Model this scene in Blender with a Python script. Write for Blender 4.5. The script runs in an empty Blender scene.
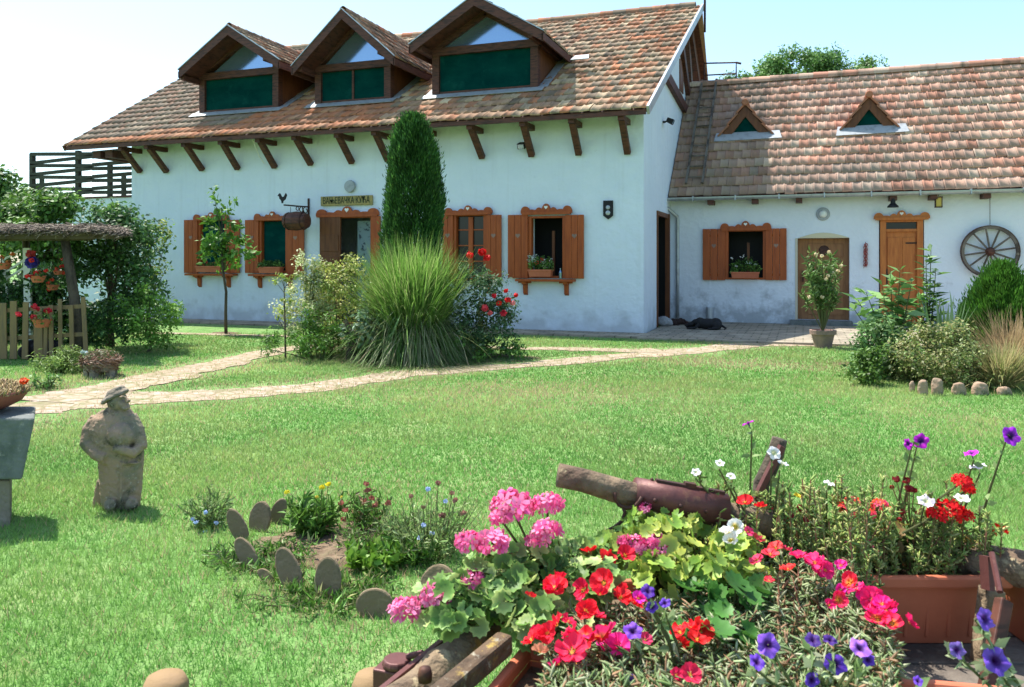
import bpy, math, random
import numpy as np
from mathutils import Vector, Matrix, Euler

# ---------------------------------------------------------------- camera, light, exposure
SC = bpy.context.scene
H = 1.5; FP = 800.0; HY = 260.0; YAW = math.radians(20)
cd = bpy.data.cameras.new('camera'); cam = bpy.data.objects.new('camera', cd)
SC.collection.objects.link(cam); SC.camera = cam
cam.location = (0, 0, H); cam.rotation_euler = (math.radians(90), 0, YAW)
cd.sensor_width = 36; cd.lens = FP / 1024 * 36
cd.shift_y = -(343.5 - HY) / 1024
cd.clip_start = 0.05; cd.clip_end = 2000
cd.dof.use_dof = True; cd.dof.focus_distance = 7.0; cd.dof.aperture_fstop = 9.0

SUN = Vector((-3.1, 1.0, 6.6)).normalized()
el = math.asin(SUN.z); az = math.atan2(SUN.x, SUN.y)
w = bpy.data.worlds.new('World'); SC.world = w; w.use_nodes = True
nt = w.node_tree; bg = nt.nodes['Background']
sky = nt.nodes.new('ShaderNodeTexSky'); sky.sky_type = 'NISHITA'; sky.sun_disc = False
sky.sun_elevation = el; sky.sun_rotation = az
sky.air_density = 1.0; sky.dust_density = 1.2; sky.ozone_density = 1.0
tint = nt.nodes.new('ShaderNodeMix'); tint.data_type = 'RGBA'; tint.blend_type = 'MULTIPLY'; tint.inputs[0].default_value = 1
nt.links.new(sky.outputs[0], tint.inputs[6]); tint.inputs[7].default_value = (.94, 1.02, 1.01, 1); nt.links.new(tint.outputs[2], bg.inputs[0]); bg.inputs[1].default_value = 0.15
sd = bpy.data.lights.new('sun', 'SUN'); sd.energy = 4.6; sd.angle = math.radians(0.5); sd.color = (1.0, 0.955, 0.88)
so = bpy.data.objects.new('sun', sd); SC.collection.objects.link(so)
so.rotation_euler = SUN.to_track_quat('Z', 'Y').to_euler(); so.location = (-20, 10, 30)
vs = SC.view_settings; vs.view_transform = 'Standard'; vs.look = 'None'; vs.exposure = 1.02; vs.gamma = 1
try: vs.use_curve_mapping = False
except Exception: pass
SC.cycles.max_bounces = 6; SC.cycles.transparent_max_bounces = 6

# ---------------------------------------------------------------- picking helpers
cs, sn = math.cos(YAW), math.sin(YAW)
RR = np.array((cs, sn, 0.0)); FF = np.array((-sn, cs, 0.0)); CC = np.array((0, 0, H))
def ray(px, py): return FF * FP + RR * (px - 512) + np.array((0, 0, HY - py))
def G(px, py, z=0.0):
    r = ray(px, py); return CC + r * ((z - H) / r[2])
def FY(px, py, Y):
    r = ray(px, py); return CC + r * (Y / r[1])
def FX(px, py, X):
    r = ray(px, py); return CC + r * (X / r[0])
def D(px, py, d): return CC + ray(px, py) * (d / FP)
def cx(r, d, z=0.0): return RR * r + FF * d + np.array((0, 0, z))    # metres right / ahead of the standpoint

rng = np.random.default_rng(7); random.seed(7)
COL = SC.collection

# ---------------------------------------------------------------- mesh helpers
def new_mesh(name, V, faces, mat, parent=None, col=None, smooth=False, loc=None):
    V = np.asarray(V, dtype=np.float64).reshape(-1, 3)
    if loc is None:
        loc = np.array(parent['_w']) if parent is not None and '_w' in parent else np.zeros(3)
        own = np.zeros(3)
    else:
        own = np.asarray(loc, float)
    base = own if parent is None else np.array(parent['_w'])
    me = bpy.data.meshes.new(name)
    if isinstance(faces, np.ndarray):
        k = faces.shape[1]; m = faces.shape[0]
        me.vertices.add(len(V)); me.vertices.foreach_set('co', (V - base).astype(np.float32).ravel())
        me.loops.add(m * k); me.loops.foreach_set('vertex_index', faces.astype(np.int32).ravel())
        me.polygons.add(m); me.polygons.foreach_set('loop_start', np.arange(0, m * k, k, dtype=np.int32))
        me.polygons.foreach_set('loop_total', np.full(m, k, dtype=np.int32))
        me.update(calc_edges=True)
    else:
        me.from_pydata([tuple(v) for v in (V - base)], [], faces); me.update()
    if smooth: me.polygons.foreach_set('use_smooth', [True] * len(me.polygons))
    if col is not None:
        a = me.color_attributes.new('Col', 'FLOAT_COLOR', 'POINT')
        c = np.ones((len(V), 4), dtype=np.float32); c[:, :3] = np.asarray(col)
        a.data.foreach_set('color', c.ravel())
    me.materials.append(mat)
    o = bpy.data.objects.new(name, me); COL.objects.link(o)
    if parent is not None: o.parent = parent; o['_w'] = list(base)
    else: o.location = own; o['_w'] = list(own)
    return o
def thing(name, label, cat, loc=(0, 0, 0), group=None):
    o = bpy.data.objects.new(name, None); COL.objects.link(o); o.empty_display_size = .1
    o.location = tuple(loc); o['_w'] = [float(v) for v in loc]
    return tag(o, label, cat, group)
def tag(o, label, cat, group=None):
    o['label'] = label; o['category'] = cat
    if group: o['group'] = group
    return o
def kind(o, k='structure'): o['kind'] = k; return o

class MB:
    def __init__(s): s.v = []; s.f = []; s.c = []; s.cur = (1, 1, 1)
    def add(s, V, Fc, c=None):
        b = len(s.v); s.v.extend([tuple(map(float, p)) for p in V]); s.f.extend([tuple(i + b for i in f) for f in Fc])
        s.c.extend([c or s.cur] * len(V)); return s
    def box(s, a, b, c=None):
        x0, y0, z0 = a; x1, y1, z1 = b
        x0, x1 = min(x0, x1), max(x0, x1); y0, y1 = min(y0, y1), max(y0, y1); z0, z1 = min(z0, z1), max(z0, z1)
        V = [(x0,y0,z0),(x1,y0,z0),(x1,y1,z0),(x0,y1,z0),(x0,y0,z1),(x1,y0,z1),(x1,y1,z1),(x0,y1,z1)]
        return s.add(V, [(3,2,1,0),(4,5,6,7),(0,1,5,4),(1,2,6,5),(2,3,7,6),(3,0,4,7)], c)
    def bar(s, p, q, wd, h, up=(0, 0, 1), c=None, taper=1.0):
        p = np.array(p, float); q = np.array(q, float); d = q - p; d /= np.linalg.norm(d)
        u = np.array(up, float); r = np.cross(d, u)
        if np.linalg.norm(r) < 1e-4: r = np.cross(d, (1, 0, 0))
        r /= np.linalg.norm(r); u = np.cross(r, d)
        V = []
        for e, k in ((p, 1), (q, taper)):
            for a, b in ((-1,-1),(1,-1),(1,1),(-1,1)): V.append(e + r * a * wd / 2 * k + u * b * h / 2 * k)
        return s.add(V, [(3,2,1,0),(4,5,6,7),(0,1,5,4),(1,2,6,5),(2,3,7,6),(3,0,4,7)], c)
    def tube(s, pts, rad, n=8, c=None, jit=0.0, cap=True):
        pts = [np.array(p, float) for p in pts]; m = len(pts)
        if not hasattr(rad, '__len__'): rad = [rad] * m
        V = []; prev = None
        for i, p in enumerate(pts):
            d = pts[min(i + 1, m - 1)] - pts[max(i - 1, 0)]; d = d / (np.linalg.norm(d) + 1e-9)
            r = prev if prev is not None else (np.cross(d, (0, 0, 1)) if abs(d[2]) < .9 else np.cross(d, (1, 0, 0)))
            r = r - d * np.dot(r, d); r /= np.linalg.norm(r) + 1e-9; prev = r; u = np.cross(d, r)
            for k in range(n):
                a = 2 * math.pi * k / n; rr = rad[i] * (1 + (random.uniform(-jit, jit) if jit else 0))
                V.append(p + (r * math.cos(a) + u * math.sin(a)) * rr)
        Fc = [(i*n+k, i*n+(k+1)%n, (i+1)*n+(k+1)%n, (i+1)*n+k) for i in range(m-1) for k in range(n)]
        if cap: Fc += [tuple(range(n))[::-1], tuple((m-1)*n+k for k in range(n))]
        return s.add(V, Fc, c)
    def lathe(s, c0, prof, n=20, c=None, axis=2, sq=(1, 1)):
        V = []; m = len(prof)
        for r, z in prof:
            for k in range(n):
                a = 2 * math.pi * k / n; p = [r * math.cos(a) * sq[0], r * math.sin(a) * sq[1], z]
                if axis == 1: p = [p[0], p[2], p[1]]
                V.append(np.array(c0) + p)
        Fc = [(i*n+k, i*n+(k+1)%n, (i+1)*n+(k+1)%n, (i+1)*n+k) for i in range(m-1) for k in range(n)]
        Fc += [tuple(range(n))[::-1], tuple((m-1)*n+k for k in range(n))]
        return s.add(V, Fc, c)
    def prism_y(s, pts, y0, y1, c=None):      # polygon in x,z pushed along y
        n = len(pts); V = [(x, y0, z) for x, z in pts] + [(x, y1, z) for x, z in pts]
        return s.add(V, [tuple(range(n)), tuple(range(n, 2*n))[::-1]] + [(i, (i+1)%n, n+(i+1)%n, n+i) for i in range(n)], c)
    def prism_x(s, pts, x0, x1, c=None):
        n = len(pts); V = [(x0, y, z) for y, z in pts] + [(x1, y, z) for y, z in pts]
        return s.add(V, [tuple(range(n)), tuple(range(n, 2*n))[::-1]] + [(i, (i+1)%n, n+(i+1)%n, n+i) for i in range(n)], c)
    def slab(s, quad, t, c=None):             # quad pushed down along its normal
        q = [np.array(p, float) for p in quad]; nrm = np.cross(q[1]-q[0], q[-1]-q[0]); nrm /= np.linalg.norm(nrm)
        if nrm[2] < 0: nrm = -nrm
        n = len(q); V = q + [p - nrm * t for p in q]
        return s.add(V, [tuple(range(n)), tuple(range(n, 2*n))[::-1]] + [(i, (i+1)%n, n+(i+1)%n, n+i) for i in range(n)], c)
    def build(s, name, mat, parent=None, smooth=False, col=False, loc=None, bev=0):
        o = new_mesh(name, s.v, s.f, mat, parent, s.c if col else None, smooth, loc)
        if bev:
            m = o.modifiers.new('b', 'BEVEL'); m.width = bev; m.segments = 2; m.limit_method = 'ANGLE'
        return o

# ---------------------------------------------------------------- materials
def mat(name, c=(.5,.5,.5), rough=.8, attr=False, noise=None, bump=None, metal=0.0, trans=0.0, spec=.3, stops=None, coat=0):
    m = bpy.data.materials.new(name); m.use_nodes = True; t = m.node_tree; N = t.nodes; L = t.links
    b = N['Principled BSDF']; b.inputs['Roughness'].default_value = rough; b.inputs['Metallic'].default_value = metal
    b.inputs['Specular IOR Level'].default_value = spec; b.inputs['Coat Weight'].default_value = coat
    tc = N.new('ShaderNodeTexCoord'); src = None
    rgb = N.new('ShaderNodeRGB'); rgb.outputs[0].default_value = (*c, 1); src = rgb.outputs[0]
    if attr:
        a = N.new('ShaderNodeAttribute'); a.attribute_name = 'Col'; src = a.outputs['Color']
    if noise:                                   # list of (scale, colour, lo, hi, stretch)
        for (sc, colr, lo, hi, st) in noise:
            mp = N.new('ShaderNodeMapping'); mp.inputs['Scale'].default_value = st; L.new(tc.outputs['Object'], mp.inputs[0])
            nz = N.new('ShaderNodeTexNoise'); nz.inputs['Scale'].default_value = sc; nz.inputs['Detail'].default_value = 6
            nz.inputs['Roughness'].default_value = .65; L.new(mp.outputs[0], nz.inputs['Vector'])
            mr = N.new('ShaderNodeMapRange'); mr.inputs[1].default_value = lo; mr.inputs[2].default_value = hi; L.new(nz.outputs[0], mr.inputs[0])
            mx = N.new('ShaderNodeMix'); mx.data_type = 'RGBA'; L.new(mr.outputs[0], mx.inputs[0]); L.new(src, mx.inputs[6])
            mx.inputs[7].default_value = (*colr, 1); src = mx.outputs[2]
    L.new(src, b.inputs['Base Color'])
    if bump:
        sc, st, dist = bump[:3]; stretch = bump[3] if len(bump) > 3 else (1, 1, 1)
        mp = N.new('ShaderNodeMapping'); mp.inputs['Scale'].default_value = stretch; L.new(tc.outputs['Object'], mp.inputs[0])
        nz = N.new('ShaderNodeTexNoise'); nz.inputs['Scale'].default_value = sc; nz.inputs['Detail'].default_value = 8; L.new(mp.outputs[0], nz.inputs['Vector'])
        bp = N.new('ShaderNodeBump'); bp.inputs['Strength'].default_value = st; bp.inputs['Distance'].default_value = dist
        L.new(nz.outputs[0], bp.inputs['Height']); L.new(bp.outputs[0], b.inputs['Normal'])
    if trans:
        tr = N.new('ShaderNodeBsdfTranslucent'); L.new(src, tr.inputs[0]); ms = N.new('ShaderNodeMixShader'); ms.inputs[0].default_value = trans
        L.new(b.outputs[0], ms.inputs[1]); L.new(tr.outputs[0], ms.inputs[2]); L.new(ms.outputs[0], N['Material Output'].inputs[0])
    m['_n'] = 1
    return m
U1 = (1, 1, 1)
M = {}
M['plaster'] = mat('plaster', (.70,.76,.83), .9, noise=[(.7,(.63,.70,.79),.4,.7,U1),(9,(.58,.64,.71),.6,.78,U1)], bump=(5,.6,.05))
M['wood_dark'] = mat('wood_dark', (.11,.04,.026), .6, noise=[(5,(.035,.017,.012),.45,.65,(1,1,6))], bump=(30,.4,.01,(1,1,.2)))
M['wood_red'] = mat('wood_red', (.38,.085,.018), .5, noise=[(4,(.26,.052,.012),.4,.7,(4,4,.5))], bump=(30,.3,.005,(3,3,.3)))
M['wood_or'] = mat('wood_or', (.50,.16,.035), .5, noise=[(4,(.36,.10,.022),.4,.7,(4,4,.5))], bump=(30,.3,.005,(3,3,.3)))
M['wood_brn'] = mat('wood_brn', (.16,.055,.02), .5, noise=[(4,(.09,.03,.012),.4,.7,(4,4,.5))])
M['wood_grey'] = mat('wood_grey', (.16,.135,.11), .9, noise=[(3,(.07,.055,.045),.45,.6,(1,1,1)),(12,(.26,.22,.17),.58,.7,U1)], bump=(25,.7,.02))
M['wood_fence'] = mat('wood_fence', (.24,.165,.075), .9, noise=[(6,(.16,.12,.07),.45,.7,(3,3,.6))], bump=(25,.4,.01))
M['wood_rail'] = mat('wood_rail', (.045,.045,.035), .8, noise=[(5,(.09,.08,.06),.5,.7,U1)])
M['bark'] = mat('bark', (.11,.085,.06), .95, noise=[(9,(.05,.04,.03),.45,.6,(1,1,.3))], bump=(30,.9,.02))
M['stem'] = mat('stem', (.09,.10,.035), .8)
M['tile'] = mat('tile', attr=True, rough=.85, noise=[(1.6,(.15,.11,.075),.50,.72,(2.2,.5,.5)),(2.2,(.10,.075,.05),.56,.74,U1),(30,(.16,.12,.09),.60,.75,U1),(60,(.42,.33,.22),.64,.78,U1)], bump=(60,.5,.01))
M['metal'] = mat('metal', (.42,.45,.48), .45, metal=.55, noise=[(6,(.3,.31,.32),.5,.7,U1)])
M['flash'] = mat('flash', (.36,.38,.40), .6, metal=.2, noise=[(8,(.24,.25,.26),.5,.7,U1)])
M['iron'] = mat('iron', (.06,.03,.025), .65, metal=.4, noise=[(20,(.13,.055,.03),.5,.7,U1)], bump=(40,.4,.005))
M['iron_red'] = mat('iron_red', (.12,.045,.04), .5, metal=.2, noise=[(25,(.2,.1,.06),.58,.7,U1),(8,(.07,.03,.03),.5,.7,U1)], bump=(50,.4,.004))
M['black'] = mat('black', (.012,.012,.013), .6)
M['tile_wing'] = mat('tile_wing', attr=True, rough=.85, noise=[(3.0,(.30,.21,.16),.56,.78,(1.6,.6,.6)),(30,(.24,.17,.13),.66,.8,U1)], bump=(60,.5,.01))
M['screen'] = mat('screen', (.002,.050,.042), .9, noise=[(1.6,(.0,.030,.028),.35,.65,(1,1,2)),(3,(.008,.075,.06),.55,.8,U1)], spec=.03)
M['glass'] = mat('glass', (.30,.42,.60), .12, metal=.75)
M['glass_dark'] = mat('glass_dark', (.015,.018,.018), .15, spec=.35)
M['leaf'] = mat('leaf', attr=True, rough=.5, trans=.32, spec=.35)
M['blade'] = mat('blade', attr=True, rough=.55, trans=.45, spec=.3)
M['petal'] = mat('petal', attr=True, rough=.6, trans=.3, spec=.25)
M['terra'] = mat('terra', (.52,.15,.075), .6, noise=[(5,(.43,.12,.06),.45,.7,U1)], bump=(60,.15,.003))
M['clay'] = mat('clay', (.30,.19,.15), .9, noise=[(7,(.20,.14,.12),.45,.65,U1)], bump=(30,.4,.01))
M['stone'] = mat('stone', (.24,.20,.15), .95, noise=[(10,(.38,.33,.27),.5,.68,U1),(5,(.09,.075,.055),.52,.68,U1)], bump=(22,.8,.03))
M['pink_stone'] = mat('pink_stone', (.37,.245,.165), .95, noise=[(5,(.22,.19,.13),.44,.60,U1),(8,(.08,.075,.045),.54,.66,U1),(45,(.40,.34,.26),.6,.7,U1)], bump=(24,.8,.02))
M['concrete'] = mat('concrete', (.16,.17,.16), .95, noise=[(6,(.10,.115,.10),.42,.62,U1),(20,(.27,.26,.23),.60,.72,U1)], bump=(25,.7,.02))
M['soil'] = mat('soil', (.12,.08,.05), 1, noise=[(12,(.24,.17,.11),.45,.65,U1),(3,(.09,.10,.04),.5,.7,U1)], bump=(22,1,.03))
M['thatch'] = mat('thatch', attr=True, rough=.9)
M['fur'] = mat('fur', (.012,.011,.012), .7, bump=(60,.6,.01))
M['white'] = mat('white', (.75,.75,.72), .6)
M['sign'] = mat('sign', (.36,.27,.10), .7, noise=[(14,(.22,.20,.08),.45,.65,U1)])
M['disc'] = mat('disc', (.20,.15,.09), .95, noise=[(9,(.30,.23,.15),.5,.66,U1),(5,(.08,.075,.04),.5,.66,U1)], bump=(30,.8,.01))
M['soap'] = mat('chili', (.28,.03,.015), .4)

def mat_lawn():
    m = mat('lawn', (.16,.30,.08), 1, noise=[(.35,(.13,.26,.065),.40,.62,U1),(1.3,(.26,.35,.13),.46,.66,U1),(.8,(.23,.21,.09),.63,.76,(1,1,1)),(11,(.09,.17,.04),.48,.62,U1)], bump=(55,.8,.03))
    return m
M['lawn'] = mat_lawn()
def mat_path():
    m = mat('path', (.34,.26,.19), 1, noise=[(1.8,(.38,.29,.20),.42,.62,U1),(6,(.48,.40,.33),.52,.66,U1),(3.5,(.15,.19,.06),.56,.70,U1),(22,(.22,.18,.12),.55,.7,U1)], bump=(14,.8,.03))
    t = m.node_tree; N = t.nodes; L = t.links; b = N['Principled BSDF']
    src = b.inputs['Base Color'].links[0].from_socket
    v = N.new('ShaderNodeTexVoronoi'); v.feature = 'DISTANCE_TO_EDGE'; v.inputs['Scale'].default_value = 3.6
    tc = N.new('ShaderNodeTexCoord'); mp = N.new('ShaderNodeMapping'); mp.inputs['Scale'].default_value = (1, 1.5, 0); mp.inputs['Rotation'].default_value = (0,0,.4)
    L.new(tc.outputs['Object'], mp.inputs[0]); L.new(mp.outputs[0], v.inputs['Vector'])
    mr = N.new('ShaderNodeMapRange'); mr.inputs[1].default_value = .04; mr.inputs[2].default_value = .10; mr.inputs[3].default_value = .75; mr.inputs[4].default_value = 0
    L.new(v.outputs['Distance'], mr.inputs[0])
    mx = N.new('ShaderNodeMix'); mx.data_type = 'RGBA'; L.new(mr.outputs[0], mx.inputs[0]); L.new(src, mx.inputs[6]); mx.inputs[7].default_value = (.19,.17,.08,1)
    L.new(mx.outputs[2], b.inputs['Base Color']); return m
M['path'] = mat_path()
def mat_brick():
    m = mat('paving', (.30,.25,.19), .95, bump=(20,.6,.01)); t = m.node_tree; N = t.nodes; L = t.links; b = N['Principled BSDF']
    tc = N.new('ShaderNodeTexCoord'); br = N.new('ShaderNodeTexBrick'); br.inputs['Scale'].default_value = 1
    br.inputs['Brick Width'].default_value = .31; br.inputs['Row Height'].default_value = .17; br.inputs['Mortar Size'].default_value = .014
    br.inputs['Color1'].default_value = (.33,.27,.20,1); br.inputs['Color2'].default_value = (.22,.19,.15,1); br.inputs['Mortar'].default_value = (.09,.09,.05,1)
    L.new(tc.outputs['Object'], br.inputs['Vector'])
    nz = N.new('ShaderNodeTexNoise'); nz.inputs['Scale'].default_value = 2.5; nz.inputs['Detail'].default_value = 6; L.new(tc.outputs['Object'], nz.inputs[0])
    mr = N.new('ShaderNodeMapRange'); mr.inputs[1].default_value = .45; mr.inputs[2].default_value = .7; L.new(nz.outputs[0], mr.inputs[0])
    mx = N.new('ShaderNodeMix'); mx.data_type = 'RGBA'; L.new(mr.outputs[0], mx.inputs[0]); L.new(br.outputs[0], mx.inputs[6]); mx.inputs[7].default_value = (.38,.33,.25,1)
    L.new(mx.outputs[2], b.inputs['Base Color']); return m
M['paving'] = mat_brick()
def mat_wing():
    m = mat('wing_plaster', (.72,.76,.82), .9, noise=[(.7,(.66,.70,.76),.4,.7,U1)], bump=(9,.7,.03)); t = m.node_tree; N = t.nodes; L = t.links; b = N['Principled BSDF']
    src = b.inputs['Base Color'].links[0].from_socket
    tc = N.new('ShaderNodeTexCoord'); sp = N.new('ShaderNodeSeparateXYZ'); L.new(tc.outputs['Object'], sp.inputs[0])
    nz = N.new('ShaderNodeTexNoise'); nz.inputs['Scale'].default_value = 2.6; nz.inputs['Detail'].default_value = 9; nz.inputs['Roughness'].default_value = .7; L.new(tc.outputs['Object'], nz.inputs[0])
    ad = N.new('ShaderNodeMath'); ad.operation = 'MULTIPLY_ADD'; ad.inputs[1].default_value = -.28; L.new(sp.outputs[2], ad.inputs[0]); L.new(nz.outputs[0], ad.inputs[2])
    mr = N.new('ShaderNodeMapRange'); mr.inputs[1].default_value = .30; mr.inputs[2].default_value = .50; mr.inputs[4].default_value = .85; L.new(ad.outputs[0], mr.inputs[0])
    mx = N.new('ShaderNodeMix'); mx.data_type = 'RGBA'; L.new(mr.outputs[0], mx.inputs[0]); L.new(src, mx.inputs[6]); mx.inputs[7].default_value = (.34,.36,.38,1)
    L.new(mx.outputs[2], b.inputs['Base Color']); return m
M['wing'] = mat_wing()
def stain(m):
    t = m.node_tree; N = t.nodes; L = t.links; b = N['Principled BSDF']; src = b.inputs['Base Color'].links[0].from_socket
    tc = N.new('ShaderNodeTexCoord'); sp = N.new('ShaderNodeSeparateXYZ'); L.new(tc.outputs['Object'], sp.inputs[0])
    nz = N.new('ShaderNodeTexNoise'); nz.inputs['Scale'].default_value = 3; nz.inputs['Detail'].default_value = 8; L.new(tc.outputs['Object'], nz.inputs[0])
    ad = N.new('ShaderNodeMath'); ad.operation = 'MULTIPLY_ADD'; ad.inputs[1].default_value = -.55; L.new(sp.outputs[2], ad.inputs[0]); L.new(nz.outputs[0], ad.inputs[2])
    mr = N.new('ShaderNodeMapRange'); mr.inputs[1].default_value = .25; mr.inputs[2].default_value = .50; mr.inputs[4].default_value = .6; L.new(ad.outputs[0], mr.inputs[0])
    mx = N.new('ShaderNodeMix'); mx.data_type = 'RGBA'; L.new(mr.outputs[0], mx.inputs[0]); L.new(src, mx.inputs[6]); mx.inputs[7].default_value = (.42,.45,.47,1)
    mp = N.new('ShaderNodeMapping'); mp.inputs['Scale'].default_value = (5,5,.35); L.new(tc.outputs['Object'], mp.inputs[0])
    n2 = N.new('ShaderNodeTexNoise'); n2.inputs['Scale'].default_value = 1.4; n2.inputs['Detail'].default_value = 5; L.new(mp.outputs[0], n2.inputs[0])
    m2 = N.new('ShaderNodeMapRange'); m2.inputs[1].default_value = .55; m2.inputs[2].default_value = .8; m2.inputs[4].default_value = .35; L.new(n2.outputs[0], m2.inputs[0])
    mx2 = N.new('ShaderNodeMix'); mx2.data_type = 'RGBA'; L.new(m2.outputs[0], mx2.inputs[0]); L.new(mx.outputs[2], mx2.inputs[6]); mx2.inputs[7].default_value = (.52,.56,.58,1)
    L.new(mx2.outputs[2], b.inputs['Base Color'])
stain(M['plaster'])

# ---------------------------------------------------------------- scatter helpers (numpy)
def rot_from(nrm, spin):
    n = nrm / (np.linalg.norm(nrm, axis=1, keepdims=True) + 1e-9)
    h = np.where(np.abs(n[:, 2:3]) < .9, np.array([[0, 0, 1.0]]), np.array([[1.0, 0, 0]]))
    x = np.cross(h, n); x /= np.linalg.norm(x, axis=1, keepdims=True) + 1e-9; y = np.cross(n, x)
    c = np.cos(spin)[:, None]; s = np.sin(spin)[:, None]
    X = x * c + y * s; Y = -x * s + y * c
    return np.stack([X, Y, n], axis=2)
def inst(TV, TF, pos, Rm, scale, cols, tcol=None):
    n = len(pos); k = len(TV)
    sc = scale if np.ndim(scale) == 2 else np.asarray(scale)[:, None] * np.ones((1, 3))
    V = np.einsum('nij,nkj->nki', Rm, TV[None] * sc[:, None, :]) + pos[:, None, :]
    Fx = TF[None] + (np.arange(n) * k)[:, None, None]
    C = np.repeat(cols[:, None, :], k, axis=1)
    if tcol is not None: C = C * tcol[None]
    return V.reshape(-1, 3), Fx.reshape(-1, TF.shape[1]), C.reshape(-1, 3)
def cat(*parts):
    V = []; Fx = []; C = []; o = 0
    for v, f, c in parts: V.append(v); Fx.append(f + o); C.append(c); o += len(v)
    return np.concatenate(V), np.concatenate(Fx), np.concatenate(C)
# templates: all triangles
LEAF_V = np.array([(0,0,0),(.28,.42,.06),(0,.45,-.02),(-.28,.42,.06),(0,1,-.05)], float)
LEAF_F = np.array([(0,1,2),(0,2,3),(1,4,2),(2,4,3)])
LONG_V = LEAF_V * np.array([.42, 1, 1.2])
NEED_V = np.array([(-.07,0,0),(.07,0,0),(0,.03,.07),(-.085,.6,0),(.085,.6,0),(0,.6,.09),(0,1,.02)], float)
NEED_F = np.array([(0,1,3),(1,4,3),(1,2,4),(2,5,4),(2,0,5),(0,3,5),(3,4,6),(4,5,6),(5,3,6)])
def scal(rad=1.0, n=9, lob=.10, cup=.22):
    V = [(0,0,0)]; C = [1.0]
    for ring, (r, z) in enumerate(((.62, .03), (1.0, cup))):
        for k in range(n * 2):
            a = math.radians(25) + math.radians(310) * k / (n * 2 - 1) - math.pi / 2
            rr = r * (1 + (lob if k % 2 else -lob) * (ring == 1))
            V.append((math.cos(a) * rr, math.sin(a) * rr, z + (.06 if k % 2 else 0)))
    m = n * 2; Fc = []
    for k in range(m - 1):
        Fc.append((0, 1 + k, 2 + k)); Fc += [(1 + k, 1 + m + k, 2 + m + k), (1 + k, 2 + m + k, 2 + k)]
    return np.array(V), np.array(Fc)
ROUND_V, ROUND_F = scal()
def pal(p, n, jit=.15, wts=None):
    p = np.array(p, float); i = rng.choice(len(p), n, p=wts)
    return np.clip(p[i] * (1 + rng.normal(0, jit, (n, 1))), .002, 1)
LD = 4.0
def leafcloud(clumps, leaf, palette, per, tv=LEAF_V, tf=LEAF_F, shell=.5, up=.4, jit=.16, droop=0.0, cj=.18, tcol=None):
    """clumps: rows x y z rx ry rz ; leaves spread through the volume of every clump"""
    P = []; Nn = []; Cc = []
    for c in clumps:
        k = max(3, int(LD * per * (c[3] * c[4] * c[5]) ** (2 / 3)))
        d = rng.normal(0, 1, (k, 3)); d /= np.linalg.norm(d, axis=1, keepdims=True)
        r = shell + (1 - shell) * rng.random((k, 1)); r *= 1 + rng.normal(0, .10, (k, 1))
        P.append(np.array(c[:3]) + d * r * np.array(c[3:6])); Nn.append(d)
        Cc.append(pal(palette, k, jit) * (1 + rng.normal(0, cj)))
    P = np.concatenate(P); Nn = np.concatenate(Nn); Cc = np.clip(np.concatenate(Cc), .003, 1); n = len(P)
    nr = Nn * .6 + rng.normal(0, .55, (n, 3)) + np.array([0, 0, up])
    return inst(tv, tf, P, rot_from(nr, rng.random(n) * 6.283), leaf * rng.uniform(.6, 1.3, n), Cc, tcol)
def crown_clumps(c, r, n, cr, zpow=1.0):
    out = []
    for _ in range(n):
        d = rng.normal(0, 1, 3); d /= np.linalg.norm(d); q = rng.random() ** .4
        p = np.array(c) + d * q * np.array(r) * .85; s = cr * rng.uniform(.55, 1.25)
        out.append((*p, s, s, s * .8))
    return out
def arr_obj(name, A, m, parent=None, loc=None, smooth=False):
    return new_mesh(name, A[0], A[1], m, parent, A[2], smooth, loc)

GREEN = [(.08,.17,.03),(.11,.22,.04),(.15,.28,.055),(.05,.12,.02)]
DARKG = [(.022,.06,.014),(.03,.08,.018),(.045,.11,.022)]
YELG = [(.36,.42,.09),(.25,.34,.07),(.50,.50,.17),(.17,.26,.05)]

# ================================================================ ground, paths
mb = MB(); n = 12
mb.add([(-400,-60,0),(400,-60,0),(400,600,0),(-400,600,0)], [(0,1,2,3)])
kind(mb.build('lawn', M['lawn']))
def ribbon(name, pts, wd, z, m, seg=90, rag=.30):
    P = np.array([p[:2] for p in pts]); t = np.linspace(0, len(P) - 1, seg)
    # catmull
    def cr(t):
        i = int(min(max(math.floor(t), 0), len(P) - 2)); u = t - i
        p0 = P[max(i-1,0)]; p1 = P[i]; p2 = P[i+1]; p3 = P[min(i+2, len(P)-1)]
        return .5 * ((2*p1) + (-p0+p2)*u + (2*p0-5*p1+4*p2-p3)*u*u + (-p0+3*p1-3*p2+p3)*u**3)
    Q = np.array([cr(x) for x in t]); W = np.interp(t, range(len(P)), wd)
    T = np.gradient(Q, axis=0); T /= np.linalg.norm(T, axis=1, keepdims=True) + 1e-9; Nn = np.stack([-T[:,1], T[:,0]], 1)
    V = []; Fc = []; rg = {k: np.convolve(rng.normal(0, rag*1.3, seg+4), [.2]*5, 'same') for k in (-1, 1)}
    for i in range(seg):
        for s in (-1, -.4, .4, 1):
            q = Q[i] + Nn[i] * W[i] / 2 * s * (1 + (rg[s][i+2] if abs(s) == 1 else 0)); V.append((q[0], q[1], z))
    for i in range(seg-1):
        for k in range(3): Fc.append((i*4+k, i*4+k+1, i*4+4+k+1, i*4+4+k))
    kind(new_mesh(name, V, Fc, m)); return Q, W
PATHS = []
PATHS.append(ribbon('path', [G(-120,440), G(20,412), G(110,401), G(300,388), G(420,373), G(560,362), G(680,352), G(760,345), G(880,343), G(1100,343)], [1.1,1.0,.85,.7,.6,.58,.65,.75,1.0,1.2], .006, M['path'], 160))
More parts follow.
